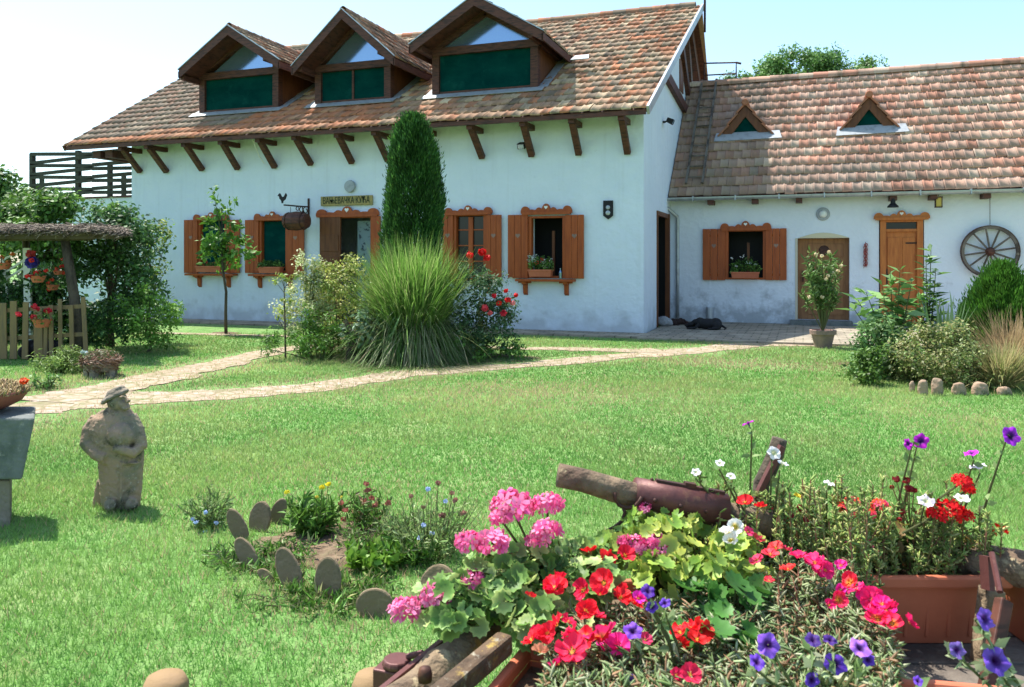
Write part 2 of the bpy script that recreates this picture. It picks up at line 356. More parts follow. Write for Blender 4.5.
PATHS.append(ribbon('path', [G(40,402), G(120,386), G(200,369), G(270,352), G(330,345)], [.8,.85,.75,.6,.35], .010, M['path'], 80))
PATHS.append(ribbon('path', [G(140,333), G(300,337), G(480,347), G(600,350), G(690,352)], [.3,.3,.35,.45,.8], .008, M['path'], 120))
mb = MB(); mb.box((-16.2, 15.15, -.1), (-2.95, 16.0, .035)); mb.box((-2.95, 15.0, -.1), (8.5, 19.5, .04))
kind(mb.build('pavement', M['paving']))
SOILS = []
def soil(cxy, r, z=.012):
    k = 28; V = [(cxy[0], cxy[1], z + .02)]
    for i in range(k):
        a = 2*math.pi*i/k; rr = 1 + random.gauss(0, .09); V.append((cxy[0] + math.cos(a)*r[0]*rr, cxy[1] + math.sin(a)*r[1]*rr, z - .01))
    kind(new_mesh('soil', V, [(0, 1+i, 1+(i+1) % k) for i in range(k)], M['soil'])); SOILS.append((cxy[0], cxy[1], r[0], r[1]))
soil(G(292,548), (.24,.34)); soil(G(405,352), (2.2,.45)); soil(G(950,368), (1.4,.9)); soil(G(225,333), (.3,.2))
soil(G(360,545), (.35,.35), .016)

# grass blades (uncountable): one mesh
DP = G(740,364); DQ = G(560,395); DR = G(330,600)
def grass(n, d0, d1, hgt, wd, spread=.86, pw=1.0):
    d = d0 + (d1 - d0) * rng.random(n) ** pw; r = (rng.random(n) * 2 - 1) * spread * d
    P = RR[None] * r[:, None] + FF[None] * d[:, None]
    keep = rng.random(n) < np.clip((d1-d)/(1.4 if d1 < 12 else .3), 0, 1)*np.clip((d-d0)/(1.4 if d0 > 3 else .01), 0, 1); nearp = np.zeros(n)
    for Q, W in PATHS:
        dist = np.full(n, 9.0)
        for i in range(0, len(Q), 2): dist = np.minimum(dist, np.hypot(P[:,0]-Q[i,0], P[:,1]-Q[i,1]) / (W[i]/2))
        nearp = np.maximum(nearp, np.clip((2.3-dist)*.8, 0, 1))
        keep &= (rng.random(n) > np.clip(1.22 - dist * .52, 0, .90)) | (dist > 1.6)
    for x, y, a, b in SOILS: keep &= (((P[:,0]-x)/a)**2 + ((P[:,1]-y)/b)**2 > rng.uniform(.5, 1.1, n)) | (rng.random(n) < .06)
    keep &= ~((P[:,1] > 15.1) & (P[:,0] < -2.9)) & ~((P[:,1] > 14.95))
    P = P[keep]; n = len(P)
    f = np.sin(P[:,0]*1.7 + 1.3*np.sin(P[:,1]*.9)) * np.sin(P[:,1]*1.3 + 2*np.sin(P[:,0]*.6)) + .6*np.sin(P[:,0]*5.1+P[:,1]*3.3)*np.sin(P[:,1]*6.1-P[:,0]*2)
    f = np.clip(f * .5 + .5 + rng.normal(0, .22, n), 0, 1)[:, None]
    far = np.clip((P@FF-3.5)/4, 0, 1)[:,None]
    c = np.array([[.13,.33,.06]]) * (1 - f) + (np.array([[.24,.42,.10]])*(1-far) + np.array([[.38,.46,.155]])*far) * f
    f2 = np.sin(P[:,0]*.7+2+np.sin(P[:,1]*.5)*1.5)*np.sin(P[:,1]*.8+np.sin(P[:,0]*.45)*2)
    dry = rng.random(n) < .05+.28*np.clip(f2-.3,0,1)+.65*nearp[keep]+.75*np.exp(-(((P[:,0]-DP[0])/1.5)**2+((P[:,1]-DP[1])/.6)**2))+.35*np.exp(-(((P[:,0]-DQ[0])/1.6)**2+((P[:,1]-DQ[1])/.9)**2))+.3*np.exp(-(((P[:,0]-DR[0])/.45)**2+((P[:,1]-DR[1])/.4)**2)); c[dry] = (.50,.36,.22)
    c *= rng.uniform(.82, 1.18, (n, 1))*(.92+.16*np.clip(f2[:,None],-1,1))
    h = hgt * rng.uniform(.5, 1.35, n) * (.75 + .5 * f[:, 0]); a = rng.random(n) * 6.283; b = rng.random(n) * 6.283
    ln = rng.uniform(.2, .95, n) * h
    wv = np.stack([np.cos(a), np.sin(a), 0*a], 1) * (wd * rng.uniform(.6, 1.3, n))[:, None]
    V = np.stack([P - wv, P + wv, P + np.stack([np.cos(b)*ln, np.sin(b)*ln, h], 1)], 1).reshape(-1, 3)
    return V, np.arange(3*n).reshape(-1, 3), np.repeat(c, 3, axis=0)
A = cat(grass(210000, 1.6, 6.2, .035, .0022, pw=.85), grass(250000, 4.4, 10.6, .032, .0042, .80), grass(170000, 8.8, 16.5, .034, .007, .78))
kind(arr_obj('grass', A, M['blade']), 'stuff')

# ================================================================ tiles
def tile_field(O, U, S, L, left, right, tw, ex, palette, wts, seed=0, lift=.05, stag=True, regional=None):
    O, U, S = (np.array(v, float) for v in (O, U, S)); Nn = np.cross(U, S); Nn /= np.linalg.norm(Nn)
    if Nn[2] < 0: Nn = -Nn
    px = [0,.07,.17,.24,.82,.92,1.0]; ph = [.009,.017,.014,0,0,.007,.004]
    TV = []
    for yy, base in ((0, lift), (1.12, .014)):
        for x, h in zip(px, ph): TV.append((x * 1.0, yy, base + h))
    for x in px: TV.append((x, 0, lift - .03))
    TV = np.array(TV); K = len(px)
    TF = [(i, i+1, K+i+1, K+i) for i in range(K-1)] + [(2*K+i, 2*K+i+1, i+1, i) for i in range(K-1)] + [(0, K, 2*K, 2*K), (K-1, 3*K-1, 2*K-1, 2*K-1)]
    TF = [t for t in TF if len(set(t)) == 4]; TF = np.array(TF)
    pos = []; wdt = []; cols = []
    rows = int(math.ceil(L / ex))
    for i in range(rows):
        s = i * ex; l = left(s); r = right(s); x = l - (tw * .5 if (stag and i % 2) else 0)
        while x < r - .02:
            a = max(x, l); b = min(x + tw, r)
            if b - a > .03:
                pos.append((a, s + random.gauss(0, .008), random.uniform(0, .008))); wdt.append((b - a) * .985); cols.append(regional(a, s) if regional else None)
            x += tw
    n = len(pos); pos = np.array(pos); wdt = np.array(wdt)
    C = pal(palette, n, .13, wts); C *= (1+.16*np.sin(pos[:,0]*2.3+1.3*np.sin(pos[:,1]*.9))*np.sin(pos[:,1]*.8+pos[:,0]*.7))[:,None]
    for i, cc in enumerate(cols):
        if cc is not None: C[i] = C[i] * (1 - cc[3]) + np.array(cc[:3]) * cc[3]
    tilt = rng.normal(0, .008, n)
    V = np.empty((n, len(TV), 3))
    lx = TV[None,:,0] * wdt[:,None] + pos[:,0:1]; ly = np.minimum(TV[None,:,1] * ex + pos[:,1:2], L + .02); lz = TV[None,:,2] + pos[:,2:3] + tilt[:,None]*TV[None,:,0]
    V = O + lx[...,None] * U + ly[...,None] * S + lz[...,None] * Nn
    Fx = (TF[None] + (np.arange(n) * len(TV))[:,None,None]).reshape(-1, 4)
    return V.reshape(-1,3), Fx, np.repeat(C, len(TV), axis=0)
def ridge(p, q, r=.11, palette=None, ln=.36):
    p = np.array(p, float); q = np.array(q, float); d = q - p; L = np.linalg.norm(d); d /= L; s = np.cross(d, (0,0,1)); s /= np.linalg.norm(s); u = np.cross(s, d)
    n = int(L / ln); V = []; Fc = []; C = []
    for i in range(n):
        c = palette[random.randrange(len(palette))]; c = np.array(c) * random.uniform(.75, 1.2)
        for e, (t, k) in enumerate(((i * ln, 1.09), (min((i + 1.15) * ln, L), .97))):
            for a in range(9):
                an = math.pi * (a / 8 * 1.16 - .08); V.append(p + d * t + s * math.cos(an) * r * k + u * math.sin(an) * r * k + u * random.gauss(0, .003)); C.append(c)
        b = i * 18
        Fc += [(b+a, b+a+1, b+9+a+1, b+9+a) for a in range(8)]
        # little raised collar
        for a in range(9):
            an = math.pi * (a / 8 * 1.16 - .08)
        
    return np.array(V), np.array(Fc), np.array(C)

PM = [(.36,.22,.135),(.40,.19,.105),(.45,.33,.21),(.33,.24,.155),(.22,.16,.11),(.42,.17,.085)]
WM = [.24,.22,.18,.16,.08,.12]
PW = [(.52,.31,.22),(.54,.34,.25),(.49,.27,.19),(.53,.38,.28),(.42,.27,.20),(.51,.24,.16)]
WW = [.28,.24,.2,.08,.08,.12]

# ================================================================ MAIN HOUSE
YF = 16.0; XL, XR = -16.24, -3.01; YB = 27.3; EY, EZ = 15.25, 4.39; TP = .6; RY, RZ = 21.66, 8.24
house = thing('main_house', 'long white farmhouse with three roof dormers and brown timber brackets under the eaves', 'house', (-9.6, YF, 0))
def xz(px, py, Y=YF):
    p = FY(px, py, Y); return p[0], p[2]
def rect(px0, py0, px1, py1, Y=YF):
    a = FY(px0, (py0+py1)/2, Y); b = FY(px1, (py0+py1)/2, Y); mx = (px0+px1)/2
    return a[0], b[0], FY(mx, py1, Y)[2], FY(mx, py0, Y)[2]     # x0 x1 z0 z1
holes = {'w1': rect(200,219,227,272), 'w2': rect(261,219,288,273), 'door': rect(327,216,373,330), 'w3': rect(455,214,486,277), 'w4': rect(530,216,565,278)}
holes['door'] = (*holes['door'][:2], .03, holes['door'][3])
def holed_wall(mbd, x0, x1, z0, z1, Y, hs, depth=.32, arch=None):
    xs = sorted({x0, x1, *[h[0] for h in hs], *[h[1] for h in hs]}); zs = sorted({z0, z1, *[h[2] for h in hs], *[h[3] for h in hs]})
    for i in range(len(xs)-1):
        for j in range(len(zs)-1):
            mx, mz = (xs[i]+xs[i+1])/2, (zs[j]+zs[j+1])/2
            if any(h[0] < mx < h[1] and h[2] < mz < h[3] for h in hs): continue
            mbd.add([(xs[i],Y,zs[j]),(xs[i+1],Y,zs[j]),(xs[i+1],Y,zs[j+1]),(xs[i],Y,zs[j+1])], [(0,1,2,3)])
    for a, b, c, d in hs:
        for q in (((a,c),(a,d)),((b,d),(b,c)),((a,d),(b,d)),((b,c),(a,c))):
            (p0,r0),(p1,r1) = q; mbd.add([(p0,Y,r0),(p1,Y,r1),(p1,Y+depth,r1),(p0,Y+depth,r0)], [(0,1,2,3)])
mb = MB(); holed_wall(mb, XL, XR, 0, 4.72, YF, list(holes.values()))
gz = lambda y: (EZ + (y-EY)*TP - .14) if y < RY else (RZ - (y-RY)*TP - .14)
# gable walls (right one has a side door opening)
DY0, DY1, DZ = FX(656.5, 300, XR)[1], 19.25, FX(657, 213, XR)[2]
def gq(x, ys, z0f, z1f):
    for i in range(len(ys)-1):
        a, b = ys[i], ys[i+1]; mb.add([(x,a,z0f(a)),(x,b,z0f(b)),(x,b,z1f(b)),(x,a,z1f(a))], [(0,1,2,3)])
zero = lambda y: 0.0
gq(XR, [YF, DY0], zero, gz); gq(XR, [DY0, DY1], lambda y: DZ, gz); gq(XR, [DY1, RY, YB], zero, gz)
gq(XL, [YF, RY, YB], zero, gz)
mb.add([(XR,DY0,0),(XR-.35,DY0,0),(XR-.35,DY0,DZ),(XR,DY0,DZ)], [(0,1,2,3)]); mb.add([(XR,DY0,DZ),(XR,DY1,DZ),(XR-.35,DY1,DZ),(XR-.35,DY0,DZ)], [(0,1,2,3)])
mb.add([(XL,YB,0),(XR,YB,0),(XR,YB,gz(YB)),(XL,YB,gz(YB))], [(0,1,2,3)])
mb.add([(XL,YF+2.6,0),(XR-.9,YF+2.6,0),(XR-.9,YF+2.6,4.5),(XL,YF+2.6,4.5)], [(0,1,2,3)])
wall = mb.build('wall', M['plaster'], house)
# roof
XEL, XER, XTL, XTR = -17.66, -2.80, -18.22, -2.52
SL = math.hypot(RY-EY, RZ-EZ); S = np.array((0, RY-EY, RZ-EZ))/SL
lft = lambda s: XEL + (XTL-XEL)*s/SL; rgt = lambda s: XER + (XTR-XER)*s/SL
def reg(x, s):     # weathered strips near the left verge, redder field around the first dormers
    if x < -12.8 and s > .25 + (x+17.6)*.05: return (.19,.15,.115,.62)
    if x < -9.0 and s < 1.6: return (.46,.15,.06,.55)
    if x < -6 and s < .9: return (.44,.17,.08,.3)
    return None
T = tile_field((0,EY,EZ), (1,0,0), S, SL, lft, rgt, .205, .36, PM, WM, regional=reg)
roof = arr_obj('roof', T, M['tile'], house)
rd = ridge((XTL, RY, RZ+.0), (XTR, RY, RZ+.0), .13, PM); arr_obj('ridge_tiles', rd, M['tile'], roof, smooth=True)
mb = MB(); e = .004
mb.slab([(XEL,EY,EZ-e),(XER,EY,EZ-e),(XTR,RY,RZ-e),(XTL,RY,RZ-e)], .06)
mb.bar((XEL, EY+.03, EZ-.05), (XER-.03, EY+.03, EZ-.05), .05, .09)
mb.build('eaves_boarding', M['wood_dark'], house)
mb = MB(); mb.slab([(XTL,RY,RZ+.02),(XTR,RY,RZ+.02),(XER,28.2,RZ-(28.2-RY)*TP),(XEL,28.2,RZ-(28.2-RY)*TP)], .12, PM[0]); mb.build('rear_roof_slope', M['tile'], house, col=True)
mb = MB()
mb.bar((XER+.02, EY-.03, EZ-.03), (XTR+.02, RY, RZ-.03), .05, .17, (0,-S[2],S[1])); mb.build('verge_flashing', M['metal'], house)
mb = MB(); mb.bar((XEL-.02, EY-.02, EZ-.05), (XTL-.02, RY, RZ-.05), .05, .14, (0,-S[2],S[1])); mb.build('verge_board', M['wood_dark'], house)
mb = MB(); mb.bar((XR+.12, RY+.02, RZ-.14), (XR+.22, 27.9, RZ-.14-(27.9-RY)*TP), .45, .1); mb.build('rear_verge_board', M['wood_dark'], house)
# gable timbers
mb = MB()
zc = EZ+(18.9-EY)*TP-.18
p0 = (XR+.05, 18.15, EZ+(18.15-EY)*TP-.35); 
mb.bar(p0, (XR+.05, 23.6, 5.35), .12, .24)
mb.bar((XR+.05, 20.6, RZ-.9), (XR+.05, 22.9, 5.5), .12, .24); mb.bar((XR+.05, 21.66, RZ-.2), (XR+.05, 23.2, 5.3), .14, .30)
mb.bar((XR+.04, 22.0, RZ-.5), (XR+.04, 26.9, RZ-.5-(26.9-22)*TP), .35, .5)
mb.build('gable_truss', M['wood_dark'], house)
mb = MB(); mb.box((XR-.02, 20.9, 5.9), (XR+.03, 21.5, 6.7)); mb.build('gable_hatch', M['wood_brn'], house)
# brackets
tips = [(140.5,173),(167,173),(202.5,171),(238,170),(275,168.5),(311,165.6),(352,164),(388,162),(434,161),(482,159),(531.4,157),(578.3,155.6),(627,154.6)]
for px, py in tips:
    x, z = xz(px, py); mb = MB(); jx = random.uniform(-.03, .03)
    mb.bar((x+.02, YF-.03, z+.02), (x+jx, EY+.20, EZ-.14), .11, .13, (1,0,0))
    br = mb.build('eaves_bracket', M['wood_dark'], house, bev=.01)
    mb = MB(); mb.box((x-.06+jx, EY+.08, EZ-.17), (x+.06+jx, YF+.0, EZ-.06)); mb.build('rafter_end', M['wood_dark'], br)
for px, z in ((100,-.18),(112,-.18)):
    x, _ = xz(px, 150, 15.6); mb = MB(); mb.box((x-.12, 15.5, EZ-.30), (x+.12, 18.5, EZ-.12)); mb.build('rafter_end', M['wood_dark'], house)

# windows ------------------------------------------------------------
def crest(x0, x1, z0, h, Y, m, parent, big=True):
    n = 46; pts = [(x0, z0), (x1, z0)]; wd = x1 - x0
    bumps = [(.5,.085,1.0),(.36,.06,.62),(.64,.06,.62),(.09,.085,.75),(.91,.085,.75),(.22,.07,.42),(.78,.07,.42)]
    for i in range(n + 1):
        t = 1 - i / n; hh = .30
        for c, r, a in bumps:
            u = (t - c) / r
            if abs(u) < 1: hh = max(hh, a * math.sqrt(1 - u*u) if False else .30 + (a-.30) * math.sqrt(1 - u*u))
        pts.append((x0 + wd * t, z0 + hh * h))
    mb = MB(); mb.prism_y(pts, Y - .09, Y - .045); mb.box((x0+.03, Y-.115, z0-.025), (x1-.03, Y-.035, z0+.035))
    c = mb.build('crest_board', m, parent)
    mb = MB(); cxm = (x0+x1)/2; heart(mb, cxm, z0 + .62*h, .028*(wd/1.0+.3), Y-.096, Y-.088); mb.build('heart_cutout', M['white'], c)
def heart(mbd, x, z, r, y0, y1):
    P = []
    for i in range(18):
        t = 2*math.pi*i/18; P.append((x + r*1.0*math.sin(t)**3, z + r*(.81*math.cos(t) - .31*math.cos(2*t) - .12*math.cos(3*t) - .06*math.cos(4*t))))
    mbd.prism_y(P, y0, y1)
def shutter(x0, x1, z0, z1, Y, m, parent, flush=.05):
    mb = MB(); n = 3 if x1 - x0 > .3 else 2; wd = (x1-x0)/n
    for i in range(n): mb.box((x0 + i*wd + .003, Y-flush-.028, z0), (x0+(i+1)*wd-.003, Y-flush, z1))
    for zz in (z0 + .12, z1 - .16): mb.box((x0+.02, Y-flush+.001, zz-.03), (x1-.02, Y-flush+.02, zz+.03))
    s = mb.build('shutter', m, parent, bev=.004)
    mb = MB(); heart(mb, (x0+x1)/2, z0+(z1-z0)*.67, .055, Y-flush-.031, Y-flush-.0285); mb.build('heart_cutout', M['clay'], s)
    return s
def ledge(x0, x1, z, Y, m, parent, bx):
    mb = MB(); mb.box((x0, Y-.20, z-.05), (x1, Y-.002, z)); l = mb.build('window_ledge', m, parent, bev=.006)
    for x in bx:
        mb = MB(); mb.prism_x([(Y-.002, z-.052),(Y-.17, z-.052),(Y-.16, z-.10),(Y-.07, z-.13),(Y-.055, z-.30),(Y-.002, z-.34)], x-.045, x+.045); mb.box((x-.14, Y-.11, z-.085), (x+.14, Y-.055, z-.0525)); mb.build('ledge_bracket', m, l)
def frame(x0, x1, z0, z1, Y, m, parent, t=.045):
    mb = MB(); a, b = Y-.042, Y+.10
    mb.box((x0-.03, a, z0), (x0+t, b, z1)); mb.box((x1-t, a, z0), (x1+.03, b, z1)); mb.box((x0+t, a+.002, z1-t), (x1-t, b-.002, z1)); mb.box((x0+t, a+.002, z0), (x1-t, b-.002, z0+t))
    return mb.build('window_frame', m, parent, bev=.005)
def windowbox(x0, x1, z, Y, parent, name='window_box'):
    mb = MB(); h = .14
    V = [(x0+.02,Y-.17,z),(x1-.02,Y-.17,z),(x1-.02,Y-.03,z),(x0+.02,Y-.03,z),(x0,Y-.19,z+h),(x1,Y-.19,z+h),(x1,Y-.01,z+h),(x0,Y-.01,z+h)]
    mb.add(V, [(3,2,1,0),(0,1,5,4),(1,2,6,5),(2,3,7,6),(3,0,4,7),(4,5,6,7)]); mb.box((x0-.01,Y-.20,z+h-.02),(x1+.01,Y-.0,z+h+.008))
    return mb.build(name, M['terra'], parent)
def win(key, sh, cr, led, brk, style, wm=None, Y=YF, hs=None, parent=None):
    h = (hs or holes)[key]; wm = wm or M['wood_red']; parent = parent or house
    f = frame(*h, Y, wm, parent)
    for (a, b, t, u) in sh:
        x0, x1, z0, z1 = rect(a, t, b, u, Y); shutter(x0, x1, z0, z1, Y, wm, parent)
    x0, x1, z0, z1 = rect(cr[0], cr[1], cr[2], cr[3], Y); crest(x0, x1, z0, z1 - z0, Y, wm, parent)
    if led:
        x0, x1, z0, z1 = rect(led[0], led[1], led[2], led[1]+2, Y); ledge(x0, x1, z1, Y, wm, parent, [xz(b, 280, Y)[0] for b in brk])
    mb = MB()
    if style == 'screen': mb.box((h[0]+.06, Y+.045, h[2]+.06), (h[1]-.06, Y+.055, h[3]-.06)); mb.build('insect_screen', M['screen'], parent)
    elif style == 'panes':
        mb.box((h[0]+.06, Y+.06, h[2]+.06), (h[1]-.06, Y+.07, h[3]-.06)); mb.build('pane', M['glass_dark'], parent)
        mb = MB(); mx = (h[0]+h[1])/2; mb.box((mx-.05, Y+.01, h[2]+.062), (mx+.05, Y+.058, h[3]-.062))
        for k in range(1, 4):
            zz = h[2] + (h[3]-h[2])*k/4; mb.box((h[0]+.062, Y+.03, zz-.013), (mx-.052, Y+.057, zz+.013)); mb.box((mx+.052, Y+.03, zz-.013), (h[1]-.062, Y+.057, zz+.013))
        mb.build('glazing_bar', wm, f)
    else:
        mb.box((h[0]-.3, Y+.9, h[2]-.3), (h[1]+.3, Y+.92, h[3]+.3)); mb.build('room_dark_sheet', M['black'], parent)  # black sheet standing in for the darkness of the room
        mx = h[0]*.45+h[1]*.55; mb = MB(); mb.box((mx-.03, Y+.3, h[2]), (mx+.03, Y+.35, h[3]-.3)); mb.build('inner_sash', M['wood_brn'], parent)
win('w1', [(186,199.5,220,273),(227.5,241.5,220,273)], (195.5,212.5,230.5,219.5), (190,273.5,238,0), (200.5,229.5), 'screen')
win('w2', [(246.8,260.4,220,273),(288.5,305.8,220,274)], (256,211.5,292.5,219.5), (253,274,300,0), (260.8,291), 'screen')
win('w3', [(443.5,454.5,215,277),(486.6,502.7,215,277.5)], (445.5,205.5,493.5,214), (447,277.6,502,0), (457,489), 'panes')
win('w4', [(508.9,529,215,278),(566,584.8,215,278.5)], (522,203.8,573,213.5), (518,279,576,0), (526,567), 'open')
# front door
h = holes['door']; f = frame(h[0], h[1], h[2], h[3], YF, M['wood_red'], house); f.name = 'door_frame'
x0, x1, z0, z1 = rect(318, 206.5, 380.5, 216); crest(x0, x1, z0, z1-z0, YF, M['wood_red'], house)
mb = MB(); a, b, _, _ = rect(322, 216, 342.5, 330); mb.box((a, YF-.10, .08), (b, YF-.05, h[3]-.02))
for k in range(4): mb.box((a+.04, YF-.115, .2+k*.5), (b-.04, YF-.10, .58+k*.5))
dl = mb.build('door_leaf', M['wood_brn'], house, bev=.004)
mb = MB(); mb.lathe((b-.05, YF-.14, 1.05), [(.02,0),(.03,.04),(.0,.05)], 10, axis=1); mb.build('handle', M['metal'], dl)
mb = MB(); a, b, _, _ = rect(373.5, 216, 382, 330); mb.box((a, YF-.10, .08), (b, YF-.05, h[3]-.02)); mb.build('door_leaf', M['wood_red'], house, bev=.004)
mb = MB(); a, b, _, _ = rect(358, 216, 371, 330, YF+.3); mb.box((a, YF+.28, .05), (b, YF+.31, h[3]-.1)); cur = mb.build('door_curtain', mat('curtain', (.22,.30,.33), .9, noise=[(9,(.05,.07,.09),.55,.62,U1)]), house)
# side door on the gable
mb = MB(); mb.box((XR-.05, DY0, .03), (XR+.03, DY0+.07, DZ+.05)); mb.box((XR-.05, DY1-.28, .03), (XR+.05, DY1-.16, DZ+.05)); mb.box((XR-.05, DY0+.07, DZ-.05), (XR+.03, DY1-.28, DZ+.05)); sdr = mb.build('side_door_frame', M['wood_brn'], house)
mb = MB(); mb.box((XR-.33, DY0+.05, .03), (XR-.3, DY1, DZ)); mb.box((XR-.33, DY1, .03), (XR-.06, DY1+.02, DZ)); mb.build('side_door', M['black'], house)  # black door, plus a black jamb panel painting in the recess shade

# dormers ------------------------------------------------------------
def dormer(apex, lt, rt, wl, wr, wbot, wtop, beam, two=False, yb=16.0, yw=16.6, tiles=True):
    A = FY(*apex, yb); Lp = FY(*lt, yb); Rp = FY(*rt, yb)
    zt = (Lp[2] + Rp[2]) / 2; hw = (Rp[0] - Lp[0]) / 2; ax = (Lp[0]+Rp[0])/2; az = A[2]
    yr = lambda z: EY + (z + .03 - EZ) / TP
    x0 = FY(wl, wbot, yw)[0]; x1 = FY(wr, wbot, yw)[0]; zb = (FY(wl, wbot[0] if isinstance(wbot, tuple) else wbot, yw)[2]) if not isinstance(wbot, tuple) else 0
    return A
def build_dormer(idx, apex, lt, rt, postL, postR, bot, top, two, label):
    yb, yw = 15.95, 16.62
    A = FY(*apex, yb); Lp = FY(*lt, yb); Rp = FY(*rt, yb)
    zt = (Lp[2] + Rp[2]) / 2; ax = (Lp[0] + Rp[0]) / 2; hw = (Rp[0] - Lp[0]) / 2; az = A[2]
    yr = lambda z: EY + (z - EZ) / TP + .05
    xl = FY(postL, bot, yw)[0]; xr = FY(postR, bot, yw)[0]
    zb = EZ + (yw - EY) * TP + .07; ztop = (FY(postL, top, yw)[2] + FY(postR, top-3, yw)[2]) / 2
    bw = .17; roofz = lambda x: az - (az - zt) * abs(x - ax) / hw
    # body: cheeks + posts + beams
    mb = MB()
    for x, sgn in ((xl, 1), (xr, -1)):
        xi = x + sgn * .03
        z1 = roofz(x) - .12
        mb.add([(xi,yw+.12,zb-.3),(xi,yr(z1)+.2,z1),(xi,yw+.12,z1)], [(0,1,2)])
        mb.add([(xi+sgn*.03,yw+.12,zb-.3),(xi+sgn*.03,yr(z1)+.2,z1),(xi+sgn*.03,yw+.12,z1)], [(0,1,2)])
    ck = mb; mb = MB(); mb.box((xl+.05, yw+.14, zb-.35), (xr-.05, yw+.5, zb-.1)); d = mb.build('dormer', M['wood_brn'], house); d['label'] = label
    for q in (0, 1): new_mesh('cheek', ck.v[q*6:q*6+6], [(0,1,2),(3,4,5),(0,1,4,3),(1,2,5,4),(2,0,3,5)], M['wood_brn'], d)
    mb = MB()
    mb.box((xl, yw-.05, zb-.06), (xl+bw, yw+.13, roofz(xl)-.10)); mb.box((xr-bw, yw-.05, zb-.06), (xr, yw+.13, roofz(xr)-.10))
    mb.box((xl-.02, yw-.075, ztop), (xr+.02, yw+.11, ztop+.17)); mb.box((xl+bw, yw-.02, zb-.02), (xr-bw, yw+.1, zb+.05))
    if two:
        m_ = (xl+xr)/2; mb.box((m_-.025, yw-.01, zb+.05), (m_+.025, yw+.04, ztop))
    mb.bar((xl-.02, yb+.05, roofz(xl)-.2), (xl-.02, yr(roofz(xl)-.2), roofz(xl)-.2), .09, .12); mb.bar((xr+.02, yb+.05, roofz(xr)-.2), (xr+.02, yr(roofz(xr)-.2), roofz(xr)-.2), .09, .12)
    mb.build('frame', M['wood_dark'], d)
    mb = MB(); mb.box((xl+bw, yw+.02, zb+.05), (xr-bw, yw+.03, ztop)); mb.build('insect_screen', M['screen'], d)
    tz = ztop + .17
    mb = MB(); gzt = roofz(ax) - .22; k = (az - zt) / hw; hx = (gzt - tz) / k
    mb.prism_y([(ax-hx, tz),(ax+hx, tz),(ax, gzt)], yw+.03, yw+.04); mb.build('gable_pane', M['glass'], d)
    mb = MB()      # rafters framing the little gable
    for sg in (-1, 1):
        mb.bar((ax + sg*(xr-xl)/2, yw+.02, roofz(xr)-.17), (ax, yw+.02, az-.17), .14, .18, (0,1,0))
    mb.build('gable_rafter', M['wood_dark'], d)
    # roof slabs
    mb = MB(); th = .09
    for sg in (-1, 1):
        xe = ax + sg*hw; mb.slab([(xe,yb,zt),(ax,yb,az),(ax,yr(az),az),(xe,yr(zt),zt)], th)
    rf = mb.build('dormer_roof_boarding', M['wood_dark'], d)
    mb = MB()
    for sg in (-1, 1):
        xe = ax + sg*hw; mb.bar((xe+sg*.01, yb-.02, zt-.07), (ax, yb-.02, az-.07), .05, .24, (0,1,0)) if False else mb.prism_y([(xe, zt+.02),(xe, zt-.19),(ax, az-.21),(ax, az+.02)], yb-.03, yb-.002)
        mb.prism_x([(yb-.03, zt-.02),(yr(zt), zt-.02),(yr(zt-.17), zt-.17),(yb-.03, zt-.17)], xe-.02, xe+.02)
    mb.build('bargeboard', M['wood_dark'], d)
    mb = MB()
    for sg in (-1, 1):
        xe = ax + sg*hw; mb.prism_y([(xe+sg*.02, zt+.021),(ax, az+.021),(ax, az+.045),(xe+sg*.02, zt+.045)], yb-.05, yb+.02)
    mb.build('edge_flashing', M['metal'], d)
    sl = math.hypot(hw, az-zt); parts = []
    for sg in (-1, 1):
        U = (0, 1, 0); Sv = np.array((-sg*hw, 0, az-zt))/sl
        O = (ax+sg*hw, 0, zt)
        yend = lambda s: yr(zt + (az-zt)*s/sl) + .05
        parts.append(tile_field(O, U, Sv, sl-.02, lambda s: yb-.02, yend, .2, .34, PM[:5], None, lift=.045))
    arr_obj('roof', cat(*parts), M['tile'], d)
    arr_obj('ridge_tiles', ridge((ax, yb+.02, az+.01), (ax, yr(az), az+.01), .085, PM, .3), M['tile'], d, smooth=True)
    # lead apron + side flashing
    mb = MB(); ya = yw-.22; za = EZ+(ya-EY)*TP+.085
    mb.slab([(xl-.2,ya,za),(xr+.15,ya,za),(xr+.15,yw-.04,zb+.0),(xl-.2,yw-.04,zb+.0)], .012)
    for x, sg in ((xl,-1),(xr,1)):
        y2 = yr(zt); mb.slab([(x,yw,zb+.0),(x+sg*.2,yw,zb-.0),(x+sg*.2,y2,EZ+(y2-EY)*TP+.08),(x,y2,EZ+(y2-EY)*TP+.08)], .01)
    mb.build('lead_apron', M['flash'], d)
build_dormer(0, (223.5,27), (179.5,70), (279.5,62), 200.5, 279.5, 117, 79, False, 'leftmost dormer with one dark green screened window')
build_dormer(1, (343.5,10), (292.5,68.5), (394.5,56.5), 316, 391.5, 106, 71.5, True, 'middle dormer with a two-part dark green window')
build_dormer(2, (475.5,-4), (410,45), (543,33), 433, 538.5, 97, 53.5, False, 'right and widest dormer with one dark green screened window')
mb = MB(); p = FY(578, 60, 17.35); mb.slab([p+(-.15,-.1,.0), p+(.28,-.12,-.01), p+(.22,.12,.14), p+(-.1,.12,.14)], .02); mb.build('roof_flashing', M['flash'], house)

